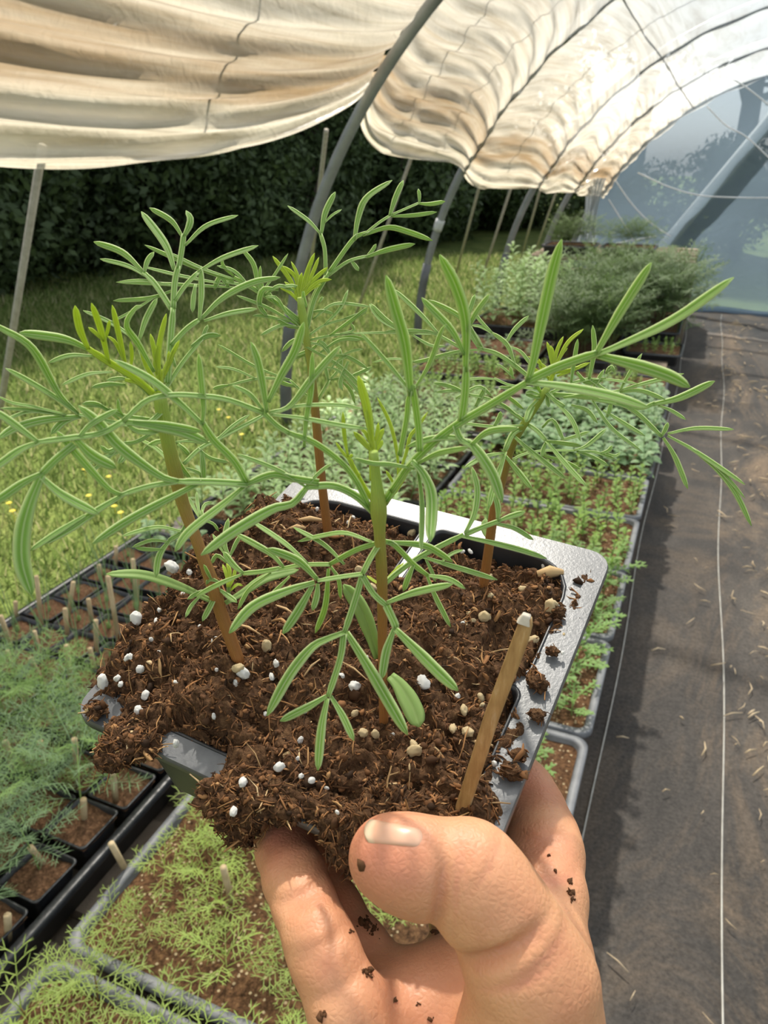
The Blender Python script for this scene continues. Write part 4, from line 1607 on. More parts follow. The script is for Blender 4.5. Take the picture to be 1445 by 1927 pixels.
for nm, L_, lab, grp in (('perlite_grain', white, 'small white perlite grain lying in the brown soil of the held pot', 'white perlite grains'), ('tan_grain', tan, 'small tan grain lying in the brown soil of the held pot', 'tan grains')):
    for i, (x, y, s) in enumerate(L_):
        P, a, b = soil_hit((x, y))
        dd = depth_of(P)
        r = s * .5 * dd / FPX * .98
        o = link(nm, grain_me[nm][i % 4], None, P + EN * r * .65)
        o.scale = (r * random.uniform(.85, 1.15), r * random.uniform(.85, 1.1), r * random.uniform(.8, 1.1))
        o.rotation_euler = (random.uniform(0, 6), random.uniform(0, 6), random.uniform(0, 6))
        tag(o, lab, 'grain', grp)

# wooden stick pushed in at the front right
sb, _, _ = soil_hit((873, 1512))
gdir = unit(np.array([0.38 * 1, .92, 0]))
gn = unit(gdir * .9 - EN * .15)
stp = on_plane((990, 1160), gn, sb)
mb = MB()
d = stp - sb
L = []
side = unit(np.cross(d, ray((930, 1330))))
fwd = unit(np.cross(d, side))
for t, s in ((-.25, 1), (0, 1), (.5, 1.0), (.9, .98), (.965, .85), (1.0, .5)):
    c = sb + d * t + side * .0004 * math.sin(5 * t)
    L.append([tuple(c + side * x * s + fwd * y * s) for x, y in rr(.00165, .0015, .0007, 4)])
loft(mb, L, 0, True)


def stick_mat():
    m, nt, out = new_mat('weathered_stick')
    co = coords(nt)
    mp = N(nt, 'Mapping')
    mp.inputs['Scale'].default_value = (1, 1, .18)
    nt.links.new(co, mp.inputs[0])
    t = tex_noise(nt, 700, 5, .6, mp.outputs[0])
    t2 = tex_noise(nt, 60, 3, .6, co)
    r = ramp(nt, [(.3, (.30, .17, .065)), (.6, (.46, .29, .12)), (.8, (.60, .46, .28))], t.outputs['Fac'])
    r2 = ramp(nt, [(.35, (.75, .72, .70)), (.7, (1.1, 1.08, 1.05))], t2.outputs['Fac'])
    mx = N(nt, 'Mix', data_type='RGBA', blend_type='MULTIPLY')
    mx.inputs[0].default_value = 1
    nt.links.new(r.outputs[0], mx.inputs[6])
    nt.links.new(r2.outputs[0], mx.inputs[7])
    p = principled(nt, .6, .3)
    nt.links.new(mx.outputs[2], p.inputs['Base Color'])
    nt.links.new(bump(nt, t.outputs['Fac'], .5, .0004), p.inputs['Normal'])
    nt.links.new(p.outputs[0], out.inputs[0])
    return m


st_t = thing('wooden_stick', 'tan wooden stick standing in the soil at the right front of the pot', 'stick', tuple(sb))
me = mb.mesh('shaft', [stick_mat()])
me.transform(Matrix.Translation(Vector(-sb)))
link('shaft', me, st_t)
mb = MB()
L = []
for t, s in ((.972, .87), (1.0, .56), (1.008, .50), (1.010, .2)):
    c = sb + d * t
    L.append([tuple(c + side * x * s - sb + fwd * y * s) for x, y in rr(.0017, .00155, .0007, 4)])
loft(mb, L, 0, True)
o = link('tip', mb.mesh('tip', [simple_mat('pale_stick_tip', (.42, .36, .28), (.58, .52, .43), 300, .6, .3)]), st_t)
o['label'] = 'pale worn tip'

# ================================================================== four young cosmos plants
class Stem:
    def __init__(self, pxs, wid, lean=.55):
        base, a, b = soil_hit(pxs[0])
        base = base - EN * .001
        g = unit(np.array([.38, .92, 0]) * 1.0 - np.dot(np.array([.38, .92, 0]), EN) * EN * lean)
        self.p3 = [base] + [on_plane(p, g, base) for p in pxs[1:]]
        self.px = pxs
        self.wid = wid
        self.dep = [depth_of(p) for p in self.p3]

    def depth_at(self, y):
        ys = np.array([p[1] for p in self.px][::-1], float)
        return float(np.interp(y, ys, np.array(self.dep)[::-1]))


def stroke(mb, pts, dep, w, const, twist, mi=0, vv=.5):
    n = max(6, min(18, int(sum(math.dist(a, b) for a, b in zip(pts[:-1], pts[1:])) / 14) + 5))
    P2 = spline(pts, n)
    P3 = np.array([at(p, dep(p)) for p in P2])
    ds = np.array([dep(p) for p in P2])
    t = np.linspace(0, 1, n)
    if const:
        prof = np.where(t < .9, 1.0, .8)
    else:
        prof = .52 + .48 * np.clip(t / .45, 0, 1) ** 1.1
        tip = np.clip((t - .70) / .30, 0, 1)
        prof = prof * np.sqrt(np.clip(1 - tip ** 2.2, 0.012, 1))
    wid = w * ds / FPX * prof * .90
    tocam = unit(CAM - P3[n // 2])
    ax = unit(P3[-1] - P3[0])
    hint = unit(tocam * .75 + UP * .55 + np.cross(ax, tocam) * twist)
    mb.ribbon(P3, wid, hint, mi, vv=vv)


def cosmos(label, stem_px, stem_w, leaves, group='young cosmos plants in the held pot'):
    S = Stem(stem_px, stem_w)
    root = thing('cosmos_seedling', label, 'plant', tuple(S.p3[0]), group)
    off = Matrix.Translation(Vector(-S.p3[0]))
    mb = MB()
    pts4 = spline([list(p) + [w * d / FPX * .5] for p, w, d in zip(S.p3, stem_w, S.dep)], 40)
    mb.tube(pts4[:, :3], list(pts4[:, 3]), 12)
    me = mb.mesh('stem', [MAT['stem']])
    me.transform(off)
    link('stem', me, root)
    for (mat, dd, spec) in leaves:
        mb = MB()
        strokes = []
        for s in spec.split('|'):
            hd, body = s.strip().split(':')
            strokes.append((hd[0] == 'r', float(hd.lstrip('r')), [tuple(float(v) for v in q.split(',')) for q in body.split()]))
        p0 = np.array(strokes[0][2][0])
        allp = np.array([q for s in strokes for q in s[2]])
        R = max(1.0, np.linalg.norm(allp - p0, axis=1).max())
        db = S.depth_at(p0[1])

        def dep(p):
            return db + dd * min(1.0, np.linalg.norm(np.asarray(p) - p0) / R)
        for const, w, pts in strokes:
            stroke(mb, pts, dep, w, const, random.uniform(-.55, .55))
        name = {'leaf': 'leaf', 'bud': 'young_leaf', 'cotyledon': 'seed_leaf'}[mat]
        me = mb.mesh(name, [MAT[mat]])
        me.transform(off)
        o = link(name, me, root)
    return root


FRONT = [
 ('bud', -.002, "r18:703,905 702,860 700,830|19:702,850 692,775 674,707|11:700,850 681,830 665,812|10:697,845 684,830 670,815|12:704,845 714,822 722,806|10:706,850 715,838 720,828|14:699,840 695,800 690,770|9:700,842 688,815 676,805|9:703,842 710,815 712,795"),
 ('bud', -.003, "r11:708,950 690,925 665,880 655,860|9:655,860 648,820 645,775|7:660,870 640,845 632,832|7:668,890 660,862|6:672,900 678,890|7:655,862 664,855"),
 ('bud', .004, "r13:722,945 745,920 765,885 775,868|8:748,912 748,860 735,800 710,748|7:745,918 735,900 726,885|6:742,920 748,900|8:748,900 765,850 772,820 785,805 805,775"),
 ('leaf', -.034, "r17:722,948 760,890 800,846 855,802 925,760 990,720|25:992,720 1003,682 1020,600 1040,510 1057,450|r19:990,718 1050,690 1125,664|23:1120,668 1165,590 1226,494|30:1120,668 1170,648 1270,600 1381,522|27:1122,668 1200,688 1260,708 1298,729|28:990,719 1060,727 1150,745 1222,768"
   "|r18:868,793 875,740 877,690|26:876,700 876,606 858,540 827,479|17:874,668 850,622 806,575 793,560|15:878,625 895,590 922,553"
   "|26:856,800 868,828 891,840 925,890 945,945|15:885,838 920,812 975,806|16:888,838 860,824 815,825 766,840"),
 ('leaf', -.020, "r15:752,858 765,790 768,757 772,735|28:773,745 762,650 743,580 726,518|15:774,738 735,690 700,650 677,625|15:780,732 808,685 830,625 840,610|r16:790,850 787,800 777,725"),
 ('leaf', -.022, "r11:735,925 760,888 776,868|26:775,868 797,892 812,936 809,1020|12:785,878 794,946 792,1038|11:780,882 735,874 700,872 664,862|14:786,872 825,853 882,842"),
 ('leaf', -.026, "r17:702,962 668,932 625,914 576,917|24:577,917 550,948 512,958 440,1000 378,1045|11:575,916 525,885 446,854|9:577,914 600,890 624,872|r16:600,908 550,900 512,893 466,910"
   "|r17:464,908 441,868 402,828 381,795|17:381,800 383,765 378,710 374,666|22:383,800 340,760 285,715 214,677"
   "|r18:466,911 400,907 335,906|24:336,906 300,895 228,843 187,798 147,763|r13:335,906 280,915 225,932|18:228,931 205,920 166,879 107,811|18:240,926 183,960 140,990 82,1024|14:160,970 110,1000 55,1037|23:464,912 425,945 356,1000 329,1038|19:380,907 330,932 240,980 173,1024"),
 ('leaf', -.030, "r13:695,955 670,905 640,868 590,832 543,814|r13:545,816 520,800 494,775|19:502,777 495,730 485,680 472,643|19:504,757 530,705 555,660 572,606|12:496,773 470,742 437,725|18:508,776 545,764 590,708 640,651|11:508,777 560,764 640,762 682,770|15:508,780 570,787 640,800 692,807|13:572,842 576,790 585,735 588,662"
   "|r14:496,777 428,752 376,745 325,743 279,752 245,780 231,792|24:231,793 280,800 340,812 392,833|17:250,794 310,800 379,812|13:240,800 262,812 300,813"
   "|r15:232,793 190,815 140,823 70,832|19:72,832 45,812 5,783 -25,768|21:74,832 40,845 0,873 -25,888|14:145,826 172,798 222,770|24:142,826 175,858 219,881|r17:140,836 105,865 78,892|19:80,890 45,908 5,935 -20,950|34:78,893 55,950 42,1005 42,1060 60,1120|26:78,898 118,932 186,968"),
 ('leaf', -.012, "r15:716,1020 697,1050 682,1080|r13:682,1080 645,1085 597,1093|18:597,1090 560,1055 503,1032|23:592,1096 540,1112 475,1142 431,1192|19:588,1102 562,1148 532,1193|14:598,1098 596,1122 588,1149"
   "|r14:682,1082 668,1130 648,1190|25:648,1190 612,1204 585,1220 545,1270 502,1347|r15:647,1193 640,1240 617,1312|25:652,1190 690,1250 725,1310 767,1383|17:614,1310 580,1330 527,1357|21:616,1314 605,1370 598,1450|17:622,1310 645,1348 666,1394"
   "|r14:682,1084 703,1118 727,1140|17:728,1134 780,1115 852,1099|r18:727,1140 742,1172 745,1182|19:742,1182 727,1225 718,1278|25:744,1184 790,1230 830,1270 862,1300"),
 ('leaf', .010, "r12:716,1019 740,1024 778,1062 805,1083|13:778,1063 767,1090 759,1113|15:805,1083 845,1090 876,1108|15:804,1085 820,1125 848,1180|15:730,1020 795,1026 825,1040 852,1058"),
 ('leaf', .022, "r12:714,1021 670,1035 620,1062|15:700,1020 650,1003 605,1008 560,1019|r12:622,1062 570,1063 522,1072|14:578,1060 537,1023 475,981|14:533,1067 508,1041 443,1004|r12:525,1070 490,1076 458,1079|14:458,1079 438,1062 420,1038|15:455,1081 410,1100 368,1122|12:510,1078 470,1108 447,1147|12:545,1085 510,1120 488,1139|10:622,1066 637,1090 641,1128|14:618,1070 612,1140 593,1192|12:648,1062 610,1025 552,992"),
 ('leaf', .020, "r12:722,1100 755,1072 800,1042 872,1006|14:875,1004 893,965 898,920 888,878|r11:875,1006 905,993 940,980|13:938,980 960,972 988,963|13:936,980 937,955 930,928|12:935,985 970,995 1004,1016|15:868,1009 920,1020 980,1035 1029,1051|14:795,1048 850,1065 900,1080 936,1091|10:830,1058 850,1042 872,1034|10:800,1050 812,1075 820,1095"),
 ('bud', .004, "8:718,1102 702,1092 690,1083|8:724,1100 748,1072 760,1058|7:726,1090 742,1075 752,1062"),
 ('cotyledon', -.004, "34:711,1238 697,1190 676,1140 646,1100"),
 ('cotyledon', -.006, "46:734,1272 752,1290 775,1330 789,1368"),
]
cosmos('cosmos seedling standing at the front of the held pot', [(722, 1360), (720, 1250), (719, 1100), (715, 1020), (714, 992), (712, 955), (708, 905), (703, 850)], [18, 18, 21, 22, 24, 33, 20, 17], FRONT)

LEFT = [
 ('bud', -.004, "r18:298,745 300,715 303,695|14:300,715 299,655 313,590|11:297,705 290,660 283,628|10:304,705 325,665 338,640|10:301,720 320,680 327,655|10:295,720 276,690 264,655|9:300,718 292,690 297,650|9:305,715 316,690 318,660"),
 ('bud', -.016, "r15:300,752 255,712 210,685 166,656|16:167,658 151,622 141,575|16:205,685 195,640 185,605 172,570|9:196,642 178,625 166,616|8:198,640 203,620 206,602|14:237,692 228,650 211,574|10:236,684 217,645 201,632|9:246,692 248,668 245,642|r9:300,755 262,722 235,715"),
 ('leaf', -.018, "r10:296,757 250,715 166,656|20:168,658 120,638 36,626|12:176,670 130,669 90,683|13:212,700 165,704 115,725|11:236,724 205,723 172,729|10:250,715 225,712 200,716|15:290,700 262,650 238,612 255,580 268,575"),
 ('leaf', .014, "r15:315,720 321,640 326,580|r13:326,580 329,530 336,500|r12:336,505 342,470 346,440|15:346,445 356,425 358,410 350,396|12:343,445 322,415 281,391|13:348,462 388,425 448,405|18:328,508 311,460 266,398|r13:323,582 292,535 270,512|14:270,512 230,475 176,455|12:275,520 240,500 188,487|12:271,514 278,490 290,474|r12:329,566 348,538 373,512|15:372,512 420,485 486,462|r12:322,650 350,620 374,602|14:375,603 379,555 378,503|15:378,600 420,560 475,532 528,522|13:384,604 430,590 484,581|11:368,535 364,560 362,588"),
 ('leaf', .006, "r11:312,730 345,680 380,638|9:378,640 385,625 391,611|12:360,652 390,632 416,632|10:330,690 322,660 328,630"),
 ('leaf', .010, "r10:296,735 275,690 258,640|15:262,640 275,600 296,560|11:262,645 210,608 156,584|9:297,555 250,585 205,608|10:330,545 282,561 213,566|11:325,538 270,528 220,531"),
 ('leaf', -.030, "r13:310,770 270,800 215,795 148,780|18:146,778 110,740 60,655 0,617 -25,603|18:148,779 100,745 50,715 10,693|11:125,780 60,765 22,758 -5,745|9:122,783 60,772 0,768|20:152,784 85,790 30,805 -5,826|16:146,785 118,795 96,817|11:100,778 52,775 8,791"),
 ('leaf', -.016, "r11:312,800 280,790 232,783 205,770|11:205,772 180,760 154,760|9:225,790 190,765 160,765|10:240,790 225,775 222,750|r9:300,805 260,830 230,835|12:232,835 205,850 188,838|14:230,838 232,860 222,872|10:220,845 195,870 170,888|9:228,850 190,862 165,875"),
 ('leaf', .012, "r10:322,870 295,845 270,830|15:318,826 335,870 362,905|14:325,832 295,832 268,849|9:330,832 360,830 400,838|12:335,835 350,850 356,858"),
 ('leaf', .014, "r10:346,873 375,845 410,826 480,790 500,778|9:405,830 440,800 470,780|8:350,880 375,890 378,900|13:375,840 380,855 384,905|9:372,843 395,862 430,870"),
 ('leaf', -.006, "r12:352,985 342,1002 318,1017|13:345,1001 295,992 229,1009|15:322,1013 300,1045 293,1087|10:318,1020 285,1017 248,1030|9:308,1034 280,1034 254,1031"),
 ('leaf', .012, "r9:370,990 380,975 378,960|8:375,975 362,950 355,935|8:378,972 385,950 400,945|8:376,970 372,950 370,925|9:376,978 400,985 412,1000"),
 ('leaf', .008, "r8:430,1120 430,1080 432,1045|12:432,1050 422,1020 430,975|9:432,1048 445,1020 455,1005|9:430,1052 412,1025 400,1005|9:428,1060 408,1045 397,1062"),
 ('bud', .004, "9:428,1105 427,1085 419,1062|9:430,1105 432,1075 426,1060|8:432,1105 440,1085 443,1068|9:433,1112 446,1100 457,1102"),
 ('cotyledon', -.010, "28:400,1132 340,1104 270,1082 200,1080"),
 ('cotyledon', .008, "26:424,1135 462,1112 500,1088 562,1072"),
 ('leaf', -.008, "r10:410,1125 412,1115 408,1100|10:404,1110 375,1115 352,1128|9:378,1120 360,1140 349,1162|15:410,1112 396,1140 381,1169|12:414,1110 430,1122 446,1134|8:400,1095 392,1080 383,1062|9:412,1095 395,1090 388,1100"),
]
cosmos('cosmos seedling at the left corner of the held pot', [(449, 1243), (415, 1150), (400, 1100), (375, 1030), (345, 950), (330, 890), (318, 840), (306, 780), (300, 740)], [23, 24, 26, 22, 24, 27, 26, 27, 22], LEFT)

BACK = [
 ('bud', 0.0, "r13:572,620 566,580 564,555|11:565,570 563,540 568,513|10:562,570 548,530 513,482|10:563,565 575,520 592,476|9:566,562 588,515 600,484|9:566,552 595,522 617,503|9:568,556 600,530 624,526|9:561,555 555,520 530,500|8:562,560 560,520 548,492|8:564,560 552,545 535,530|9:566,560 575,530 583,500|8:564,570 545,550 525,540|8:566,565 585,545 605,535"),
 ('leaf', .010, "r10:576,620 590,560 613,520|r9:613,520 611,470 603,440|11:603,440 580,415 541,387|13:604,442 612,400 631,361|8:610,420 625,405 643,394"),
 ('leaf', .006, "r10:577,622 592,562 620,512|r10:620,512 665,450 690,438|16:667,452 674,410 690,372 738,339|r8:685,442 712,420 735,405|13:733,407 745,370 759,339|r7:735,405 765,392 790,381|9:788,383 810,384 838,379|8:789,382 789,368 787,355|9:735,407 780,405 822,399|12:682,443 730,428 770,437 814,453|r9:618,518 655,492 690,482|12:688,484 730,470 781,459|8:690,482 700,472 708,459|11:660,490 668,500 675,510"),
 ('leaf', -.012, "r11:566,605 520,570 480,545 440,522|11:485,548 478,500 455,468|10:470,540 440,510 408,500|10:440,525 380,505 318,475|10:440,530 360,500 272,461|10:425,535 345,520 270,502|9:440,541 345,536 218,531|13:430,540 415,522 405,540 403,545|9:500,560 490,525 490,500|9:490,553 515,520 542,477|9:500,560 480,530 450,540|10:520,573 500,545 488,545|8:440,520 420,500 418,485|9:480,545 450,535 420,530"),
 ('leaf', -.010, "r9:568,615 540,590 520,560 500,560|14:524,545 495,545 488,575 505,597|11:570,548 572,565 577,580|9:560,612 505,580 445,556|8:545,606 500,595 475,594|11:560,615 530,612 490,631|9:565,618 540,612 520,600|10:525,540 555,538 555,545|10:500,555 525,538 555,548"),
 ('leaf', .006, "r7:580,632 610,612 650,600|9:610,612 640,580 655,545|9:590,600 630,572 697,577|8:585,588 605,585 629,591|8:600,570 606,560 605,558|9:648,600 680,590 692,578"),
 ('leaf', -.004, "r7:582,640 620,632 650,628|9:640,628 740,626 826,629|9:620,632 665,600 692,578|9:625,640 660,634 690,640|8:640,628 665,622 660,608"),
 ('leaf', -.008, "r8:582,645 605,650 622,668|9:622,668 655,672 692,694|8:622,666 612,650 600,640|9:640,670 665,660 683,657|9:575,652 640,690 695,745|8:620,700 632,682 656,668|9:610,690 640,700 680,745 700,790|10:655,680 640,720 645,735|8:600,665 640,640 680,640"),
 ('leaf', -.010, "r8:592,755 570,738 545,715|r7:545,715 490,712 430,725|9:430,725 415,728 400,732|8:545,715 480,690 410,648|9:480,712 440,695 405,690|10:560,728 530,720 518,705|13:582,650 555,640 530,662|8:585,660 560,672 538,672|10:600,640 590,655 555,670"),
 ('leaf', .004, "r8:597,755 610,732 620,715|9:618,718 614,700 612,685|9:620,715 640,690 640,655|8:620,715 650,712 690,720|8:650,712 680,700 700,690|8:640,714 660,735 668,760"),
]
cosmos('cosmos seedling with the reddest stem, at the back of the held pot', [(617, 1003), (608, 930), (600, 850), (592, 760), (585, 690), (577, 640), (569, 590), (565, 560)], [17, 17, 17, 16, 14, 14, 16, 12], BACK)

RIGHT = [
 ('bud', 0.0, "r10:1030,735 1040,705 1044,690|9:1041,700 1035,665 1029,643|8:1042,692 1048,660 1060,633|9:1044,690 1068,645 1098,619|8:1040,702 1018,685 993,670|9:1048,708 1080,695 1110,682|8:1034,715 1020,695 1014,675|8:1045,702 1070,697 1097,690|8:1042,695 1040,665 1036,650|8:1045,690 1058,665 1068,655|9:1040,705 1060,690 1075,672|8:1036,712 1012,700 1000,690"),
 ('leaf', -.006, "r9:1020,745 1010,748 990,742|10:1018,744 1000,738 988,741|10:1028,738 1030,752 1032,767|9:1034,738 1042,752 1044,760|10:1020,742 1010,725 1005,700|9:1012,752 995,770 988,795|8:1005,765 998,780 990,795"),
 ('leaf', -.014, "r11:1030,742 1080,745 1115,750|r10:1115,750 1185,768 1246,822|10:1244,822 1252,808 1257,795|11:1256,816 1310,806 1381,808|12:1248,824 1270,860 1294,920|13:1256,820 1310,850 1402,912|12:1300,843 1350,885 1385,930 1414,990|9:1318,855 1360,890 1402,938|11:1113,751 1150,805 1207,849|10:1135,772 1180,800 1214,821|10:1142,785 1146,775 1150,758|r9:1160,758 1205,768 1232,758|17:1228,761 1280,748 1345,717|11:1238,763 1262,772 1291,790"),
 ('leaf', -.008, "r10:1035,740 1075,722 1112,712|r9:1110,713 1145,737 1165,735|11:1165,735 1211,722 1287,703|10:1166,737 1180,710 1208,665|10:1166,738 1205,735 1252,752|11:1108,714 1118,660 1115,612|11:1074,722 1080,680 1087,638|10:1112,737 1125,715 1137,695|9:1110,712 1150,715 1200,722|9:1140,703 1148,690 1146,700|11:1085,700 1105,720 1140,712|10:1140,700 1150,690 1155,700"),
 ('leaf', .010, "r10:1010,728 990,705 940,668 900,655|10:905,658 860,662 800,679|10:970,692 955,650 925,625|9:927,628 905,615 886,612|10:952,645 968,620 995,594|9:958,652 980,662 1000,688|8:926,626 905,605 889,584|12:905,652 870,600 806,564|11:878,602 885,580 894,554|8:900,655 885,630 875,618|8:910,660 900,640 886,618"),
 ('leaf', -.004, "r9:1010,732 960,725 930,712|8:935,714 905,712 868,716|8:968,712 950,695 934,684|11:985,722 960,730 938,728|8:965,712 962,700 960,690"),
 ('leaf', .008, "r8:880,662 810,625 770,628|11:825,628 790,590 741,544|9:825,627 780,622 720,625|9:760,625 725,600 697,571|12:760,628 715,600 695,572|9:775,630 810,650 840,652|9:840,665 800,678 775,682|8:780,680 740,675 700,682"),
 ('leaf', -.004, "r10:988,792 930,755 880,742|9:885,745 850,728 815,720|9:925,755 950,745 985,770|12:895,765 905,745 914,728|11:930,802 940,785 942,774|10:980,790 950,765 920,752|10:985,800 930,803 868,796|9:880,742 860,735 820,738|10:858,750 900,728 925,745"),
 ('leaf', -.012, "r12:985,805 965,816 950,848|15:951,850 940,885 928,920 919,958|13:948,852 910,860 873,881|13:951,858 975,888 1001,921|15:966,820 1000,850 1064,901"),
 ('leaf', -.012, "r11:990,797 1010,810 1028,830|15:1028,830 1070,880 1103,915|10:1028,830 1060,834 1094,839|9:1027,832 1022,845 1019,860|10:1055,828 1080,822 1110,812|9:1020,805 1040,790 1062,832"),
 ('leaf', .004, "r8:960,868 985,855 1025,848 1080,848|10:1080,848 1105,838 1141,807|10:1085,849 1115,860 1146,877|9:1085,850 1120,851 1160,865|9:1130,853 1145,848 1152,838|9:1022,857 1060,868 1092,883|8:1140,853 1158,858 1167,852"),
 ('leaf', -.008, "r9:1025,735 1040,750 1062,765|12:1040,752 1074,787 1092,830|9:1075,762 1105,772 1124,796|9:1060,748 1100,745 1130,752"),
 ('cotyledon', .004, "16:920,1015 912,995 914,975"),
]
cosmos('cosmos seedling leaning right, at the right corner of the held pot', [(908, 1110), (920, 1030), (930, 960), (945, 900), (962, 840), (985, 800), (1010, 760), (1030, 730)], [18, 18, 18, 18, 17, 15, 16, 12], RIGHT)

# ================================================================== the hand
def C3(x, y, d):
    return at((x, y), d)


def pr(r, d):
    return r * d / FPX


# every bone: list of (px, py, depth, radius in px)
THUMB = [[(728, 1612, .146, 69), (752, 1620, .1455, 75), (790, 1632, .145, 77), (830, 1640, .145, 76), (880, 1645, .145, 84)], [(888, 1640, .145, 88), (925, 1700, .144, 92), (965, 1770, .143, 98), (1005, 1850, .1425, 112)], [(1005, 1850, .1425, 112), (1000, 1940, .145, 128), (960, 2080, .152, 150)]]
LITTLE = [[(527, 1572, .194, 43), (536, 1600, .190, 51), (555, 1652, .181, 56), (573, 1702, .173, 56)], [(573, 1702, .173, 55), (598, 1765, .165, 60), (618, 1815, .161, 61)], [(618, 1815, .161, 62), (655, 1900, .157, 70), (700, 1990, .158, 82)]]
RING = [[(556, 1575, .204, 46), (585, 1645, .198, 50), (625, 1712, .191, 52)], [(625, 1712, .191, 52), (678, 1795, .182, 56)], [(678, 1795, .182, 56), (730, 1875, .174, 62), (770, 1940, .170, 76)]]
MIDDLE = [[(880, 1480, .232, 48), (878, 1560, .222, 54), (874, 1620, .213, 58)], [(874, 1620, .213, 58), (868, 1710, .198, 60)], [(868, 1710, .198, 58), (870, 1800, .184, 62), (862, 1900, .174, 74)]]
INDEX = [[(962, 1452, .222, 48), (985, 1490, .216, 54), (1003, 1530, .209, 58)], [(1003, 1530, .209, 60), (1020, 1575, .200, 64), (1028, 1610, .194, 65)], [(1028, 1610, .194, 66), (1030, 1690, .182, 70), (1020, 1780, .172, 80), (1000, 1850, .168, 90)]]
PALM = [[(700, 1990, .160, 84), (780, 2120, .165, 120), (860, 2300, .172, 150)], [(770, 1920, .170, 78), (800, 2060, .168, 110), (870, 2300, .172, 150)], [(860, 1900, .172, 82), (870, 2060, .168, 120), (890, 2300, .172, 160)],
        [(1000, 1850, .166, 92), (985, 2000, .164, 130), (920, 2300, .172, 160)], [(880, 2280, .172, 165), (905, 2560, .186, 178)],
        [(690, 1960, .162, 70), (850, 1890, .170, 68)], [(850, 1890, .170, 72), (1000, 1850, .166, 84)]]


def chain(c):
    return [(C3(x, y, d), pr(r, d)) for x, y, d, r in c]


groups = {n: [chain(c) for c in g] for n, g in (('thumb', THUMB), ('little', LITTLE), ('ring', RING), ('middle', MIDDLE), ('index', INDEX), ('palm', PALM))}
allpts = [p for g in groups.values() for c in g for p, r in c]
lo = np.min(allpts, axis=0) - .030
hi = np.max(allpts, axis=0) + .030
VX = .00085
dims = np.ceil((hi - lo) / VX).astype(int) + 1


def cone(P, a, b, ra, rb):
    ab = b - a
    t = np.clip(((P - a) @ ab) / (ab @ ab), 0, 1)
    q = P - a - t[..., None] * ab
    return np.sqrt((q * q).sum(-1)) - (ra + (rb - ra) * t)


def smin(a, b, k):
    h = np.clip(.5 + .5 * (b - a) / k, 0, 1)
    return b * (1 - h) + a * h - k * h * (1 - h)


def chain_d(P, g, k):
    D = None
    for c in g:
        for (a, ra), (b, rb) in zip(c[:-1], c[1:]):
            d = cone(P, a, b, ra, rb)
            D = d if D is None else smin(D, d, k)
    return D


# creases across the finger joints: (px, py, depth, direction px, half width, depth of groove)
creases = [((573, 1702, .163), (25, 62), .0012, .0010), ((618, 1812, .150), (36, 85), .0013, .0011), ((596, 1765, .154), (28, 65), .0009, .0004),
           ((1000, 1512, .195), (22, 45), .0011, .0010), ((1030, 1590, .185), (8, 45), .0012, .0010), ((1060, 1660, .175), (0, 40), .0009, .0003),
           ((830, 1690, .136), (72, 10), .0013, .0013), ((905, 1838, .132), (60, 90), .0018, .0016), ((870, 1600, .136), (80, -8), .0009, .0003), ((895, 1575, .135), (80, 30), .0008, .0003),
           ((655, 1893, .146), (38, 85), .0011, .0008), ((935, 1803, .133), (48, 95), .0013, .0010), ((975, 1845, .133), (45, 95), .0008, .0004), ((1005, 1800, .135), (50, 90), .0007, .0003),
           ((915, 1590, .135), (70, 45), .0006, .00035), ((940, 1625, .135), (60, 60), .0006, .0003), ((550, 1645, .168), (20, 60), .0007, .0003), ((625, 1850, .146), (36, 85), .0008, .0004), ((860, 1650, .136), (80, 5), .0007, .0004)]
CR = []
for (x, y, d), (dx, dy), wd, dp in creases:
    a, b = C3(x, y, d), C3(x + dx, y + dy, d)
    CR.append((a, unit(b - a), wd, dp))


def hand_sdf(P):
    f = chain_d(P, groups['little'], .0035)
    for n in ('ring', 'middle', 'index'):
        f = smin(f, chain_d(P, groups[n], .0035), .0006)
    p = chain_d(P, groups['palm'], .012)
    t = chain_d(P, groups['thumb'], .0045)
    D = smin(p, f, .006)
    D = smin(D, t, .0028)
    for a, n, wd, dp in CR:
        q = P - a
        s = q @ n
        r2 = (q * q).sum(-1)
        D = D + 1.5 * dp * np.exp(-(s / wd) ** 2) * np.exp(-r2 / (2 * .0068 ** 2))
    return D


xs = [lo[i] + VX * np.arange(dims[i]) for i in range(3)]
F = np.empty(dims, np.float32)
for i in range(dims[0]):
    Y, Z = np.meshgrid(xs[1], xs[2], indexing='ij')
    P = np.stack([np.full_like(Y, xs[0][i]), Y, Z], -1)
    F[i] = hand_sdf(P)

# surface nets
S = F < 0
cnt = np.zeros(tuple(d - 1 for d in dims), np.int8)
for dx in (0, 1):
    for dy in (0, 1):
        for dz in (0, 1):
            cnt += S[dx:dims[0] - 1 + dx, dy:dims[1] - 1 + dy, dz:dims[2] - 1 + dz]
act = (cnt > 0) & (cnt < 8)
idx = -np.ones(act.shape, np.int64)
cells_ = np.argwhere(act)
idx[act] = np.arange(len(cells_))
acc = np.zeros((len(cells_), 3))
num = np.zeros(len(cells_))
corner = [(a, b, c) for a in (0, 1) for b in (0, 1) for c in (0, 1)]
for a in corner:
    for ax in range(3):
        if a[ax] == 0:
            b = list(a)
            b[ax] = 1
            fa_ = F[cells_[:, 0] + a[0], cells_[:, 1] + a[1], cells_[:, 2] + a[2]]
            fb_ = F[cells_[:, 0] + b[0], cells_[:, 1] + b[1], cells_[:, 2] + b[2]]
            m_ = (fa_ < 0) != (fb_ < 0)
            t = np.where(m_, fa_ / (fa_ - fb_ + 1e-12), 0)
            pt = np.array(a, float)[None, :] + np.zeros((len(cells_), 3))
            pt[:, ax] += t
            acc += pt * m_[:, None]
            num += m_
verts = lo + VX * (cells_ + acc / num[:, None])
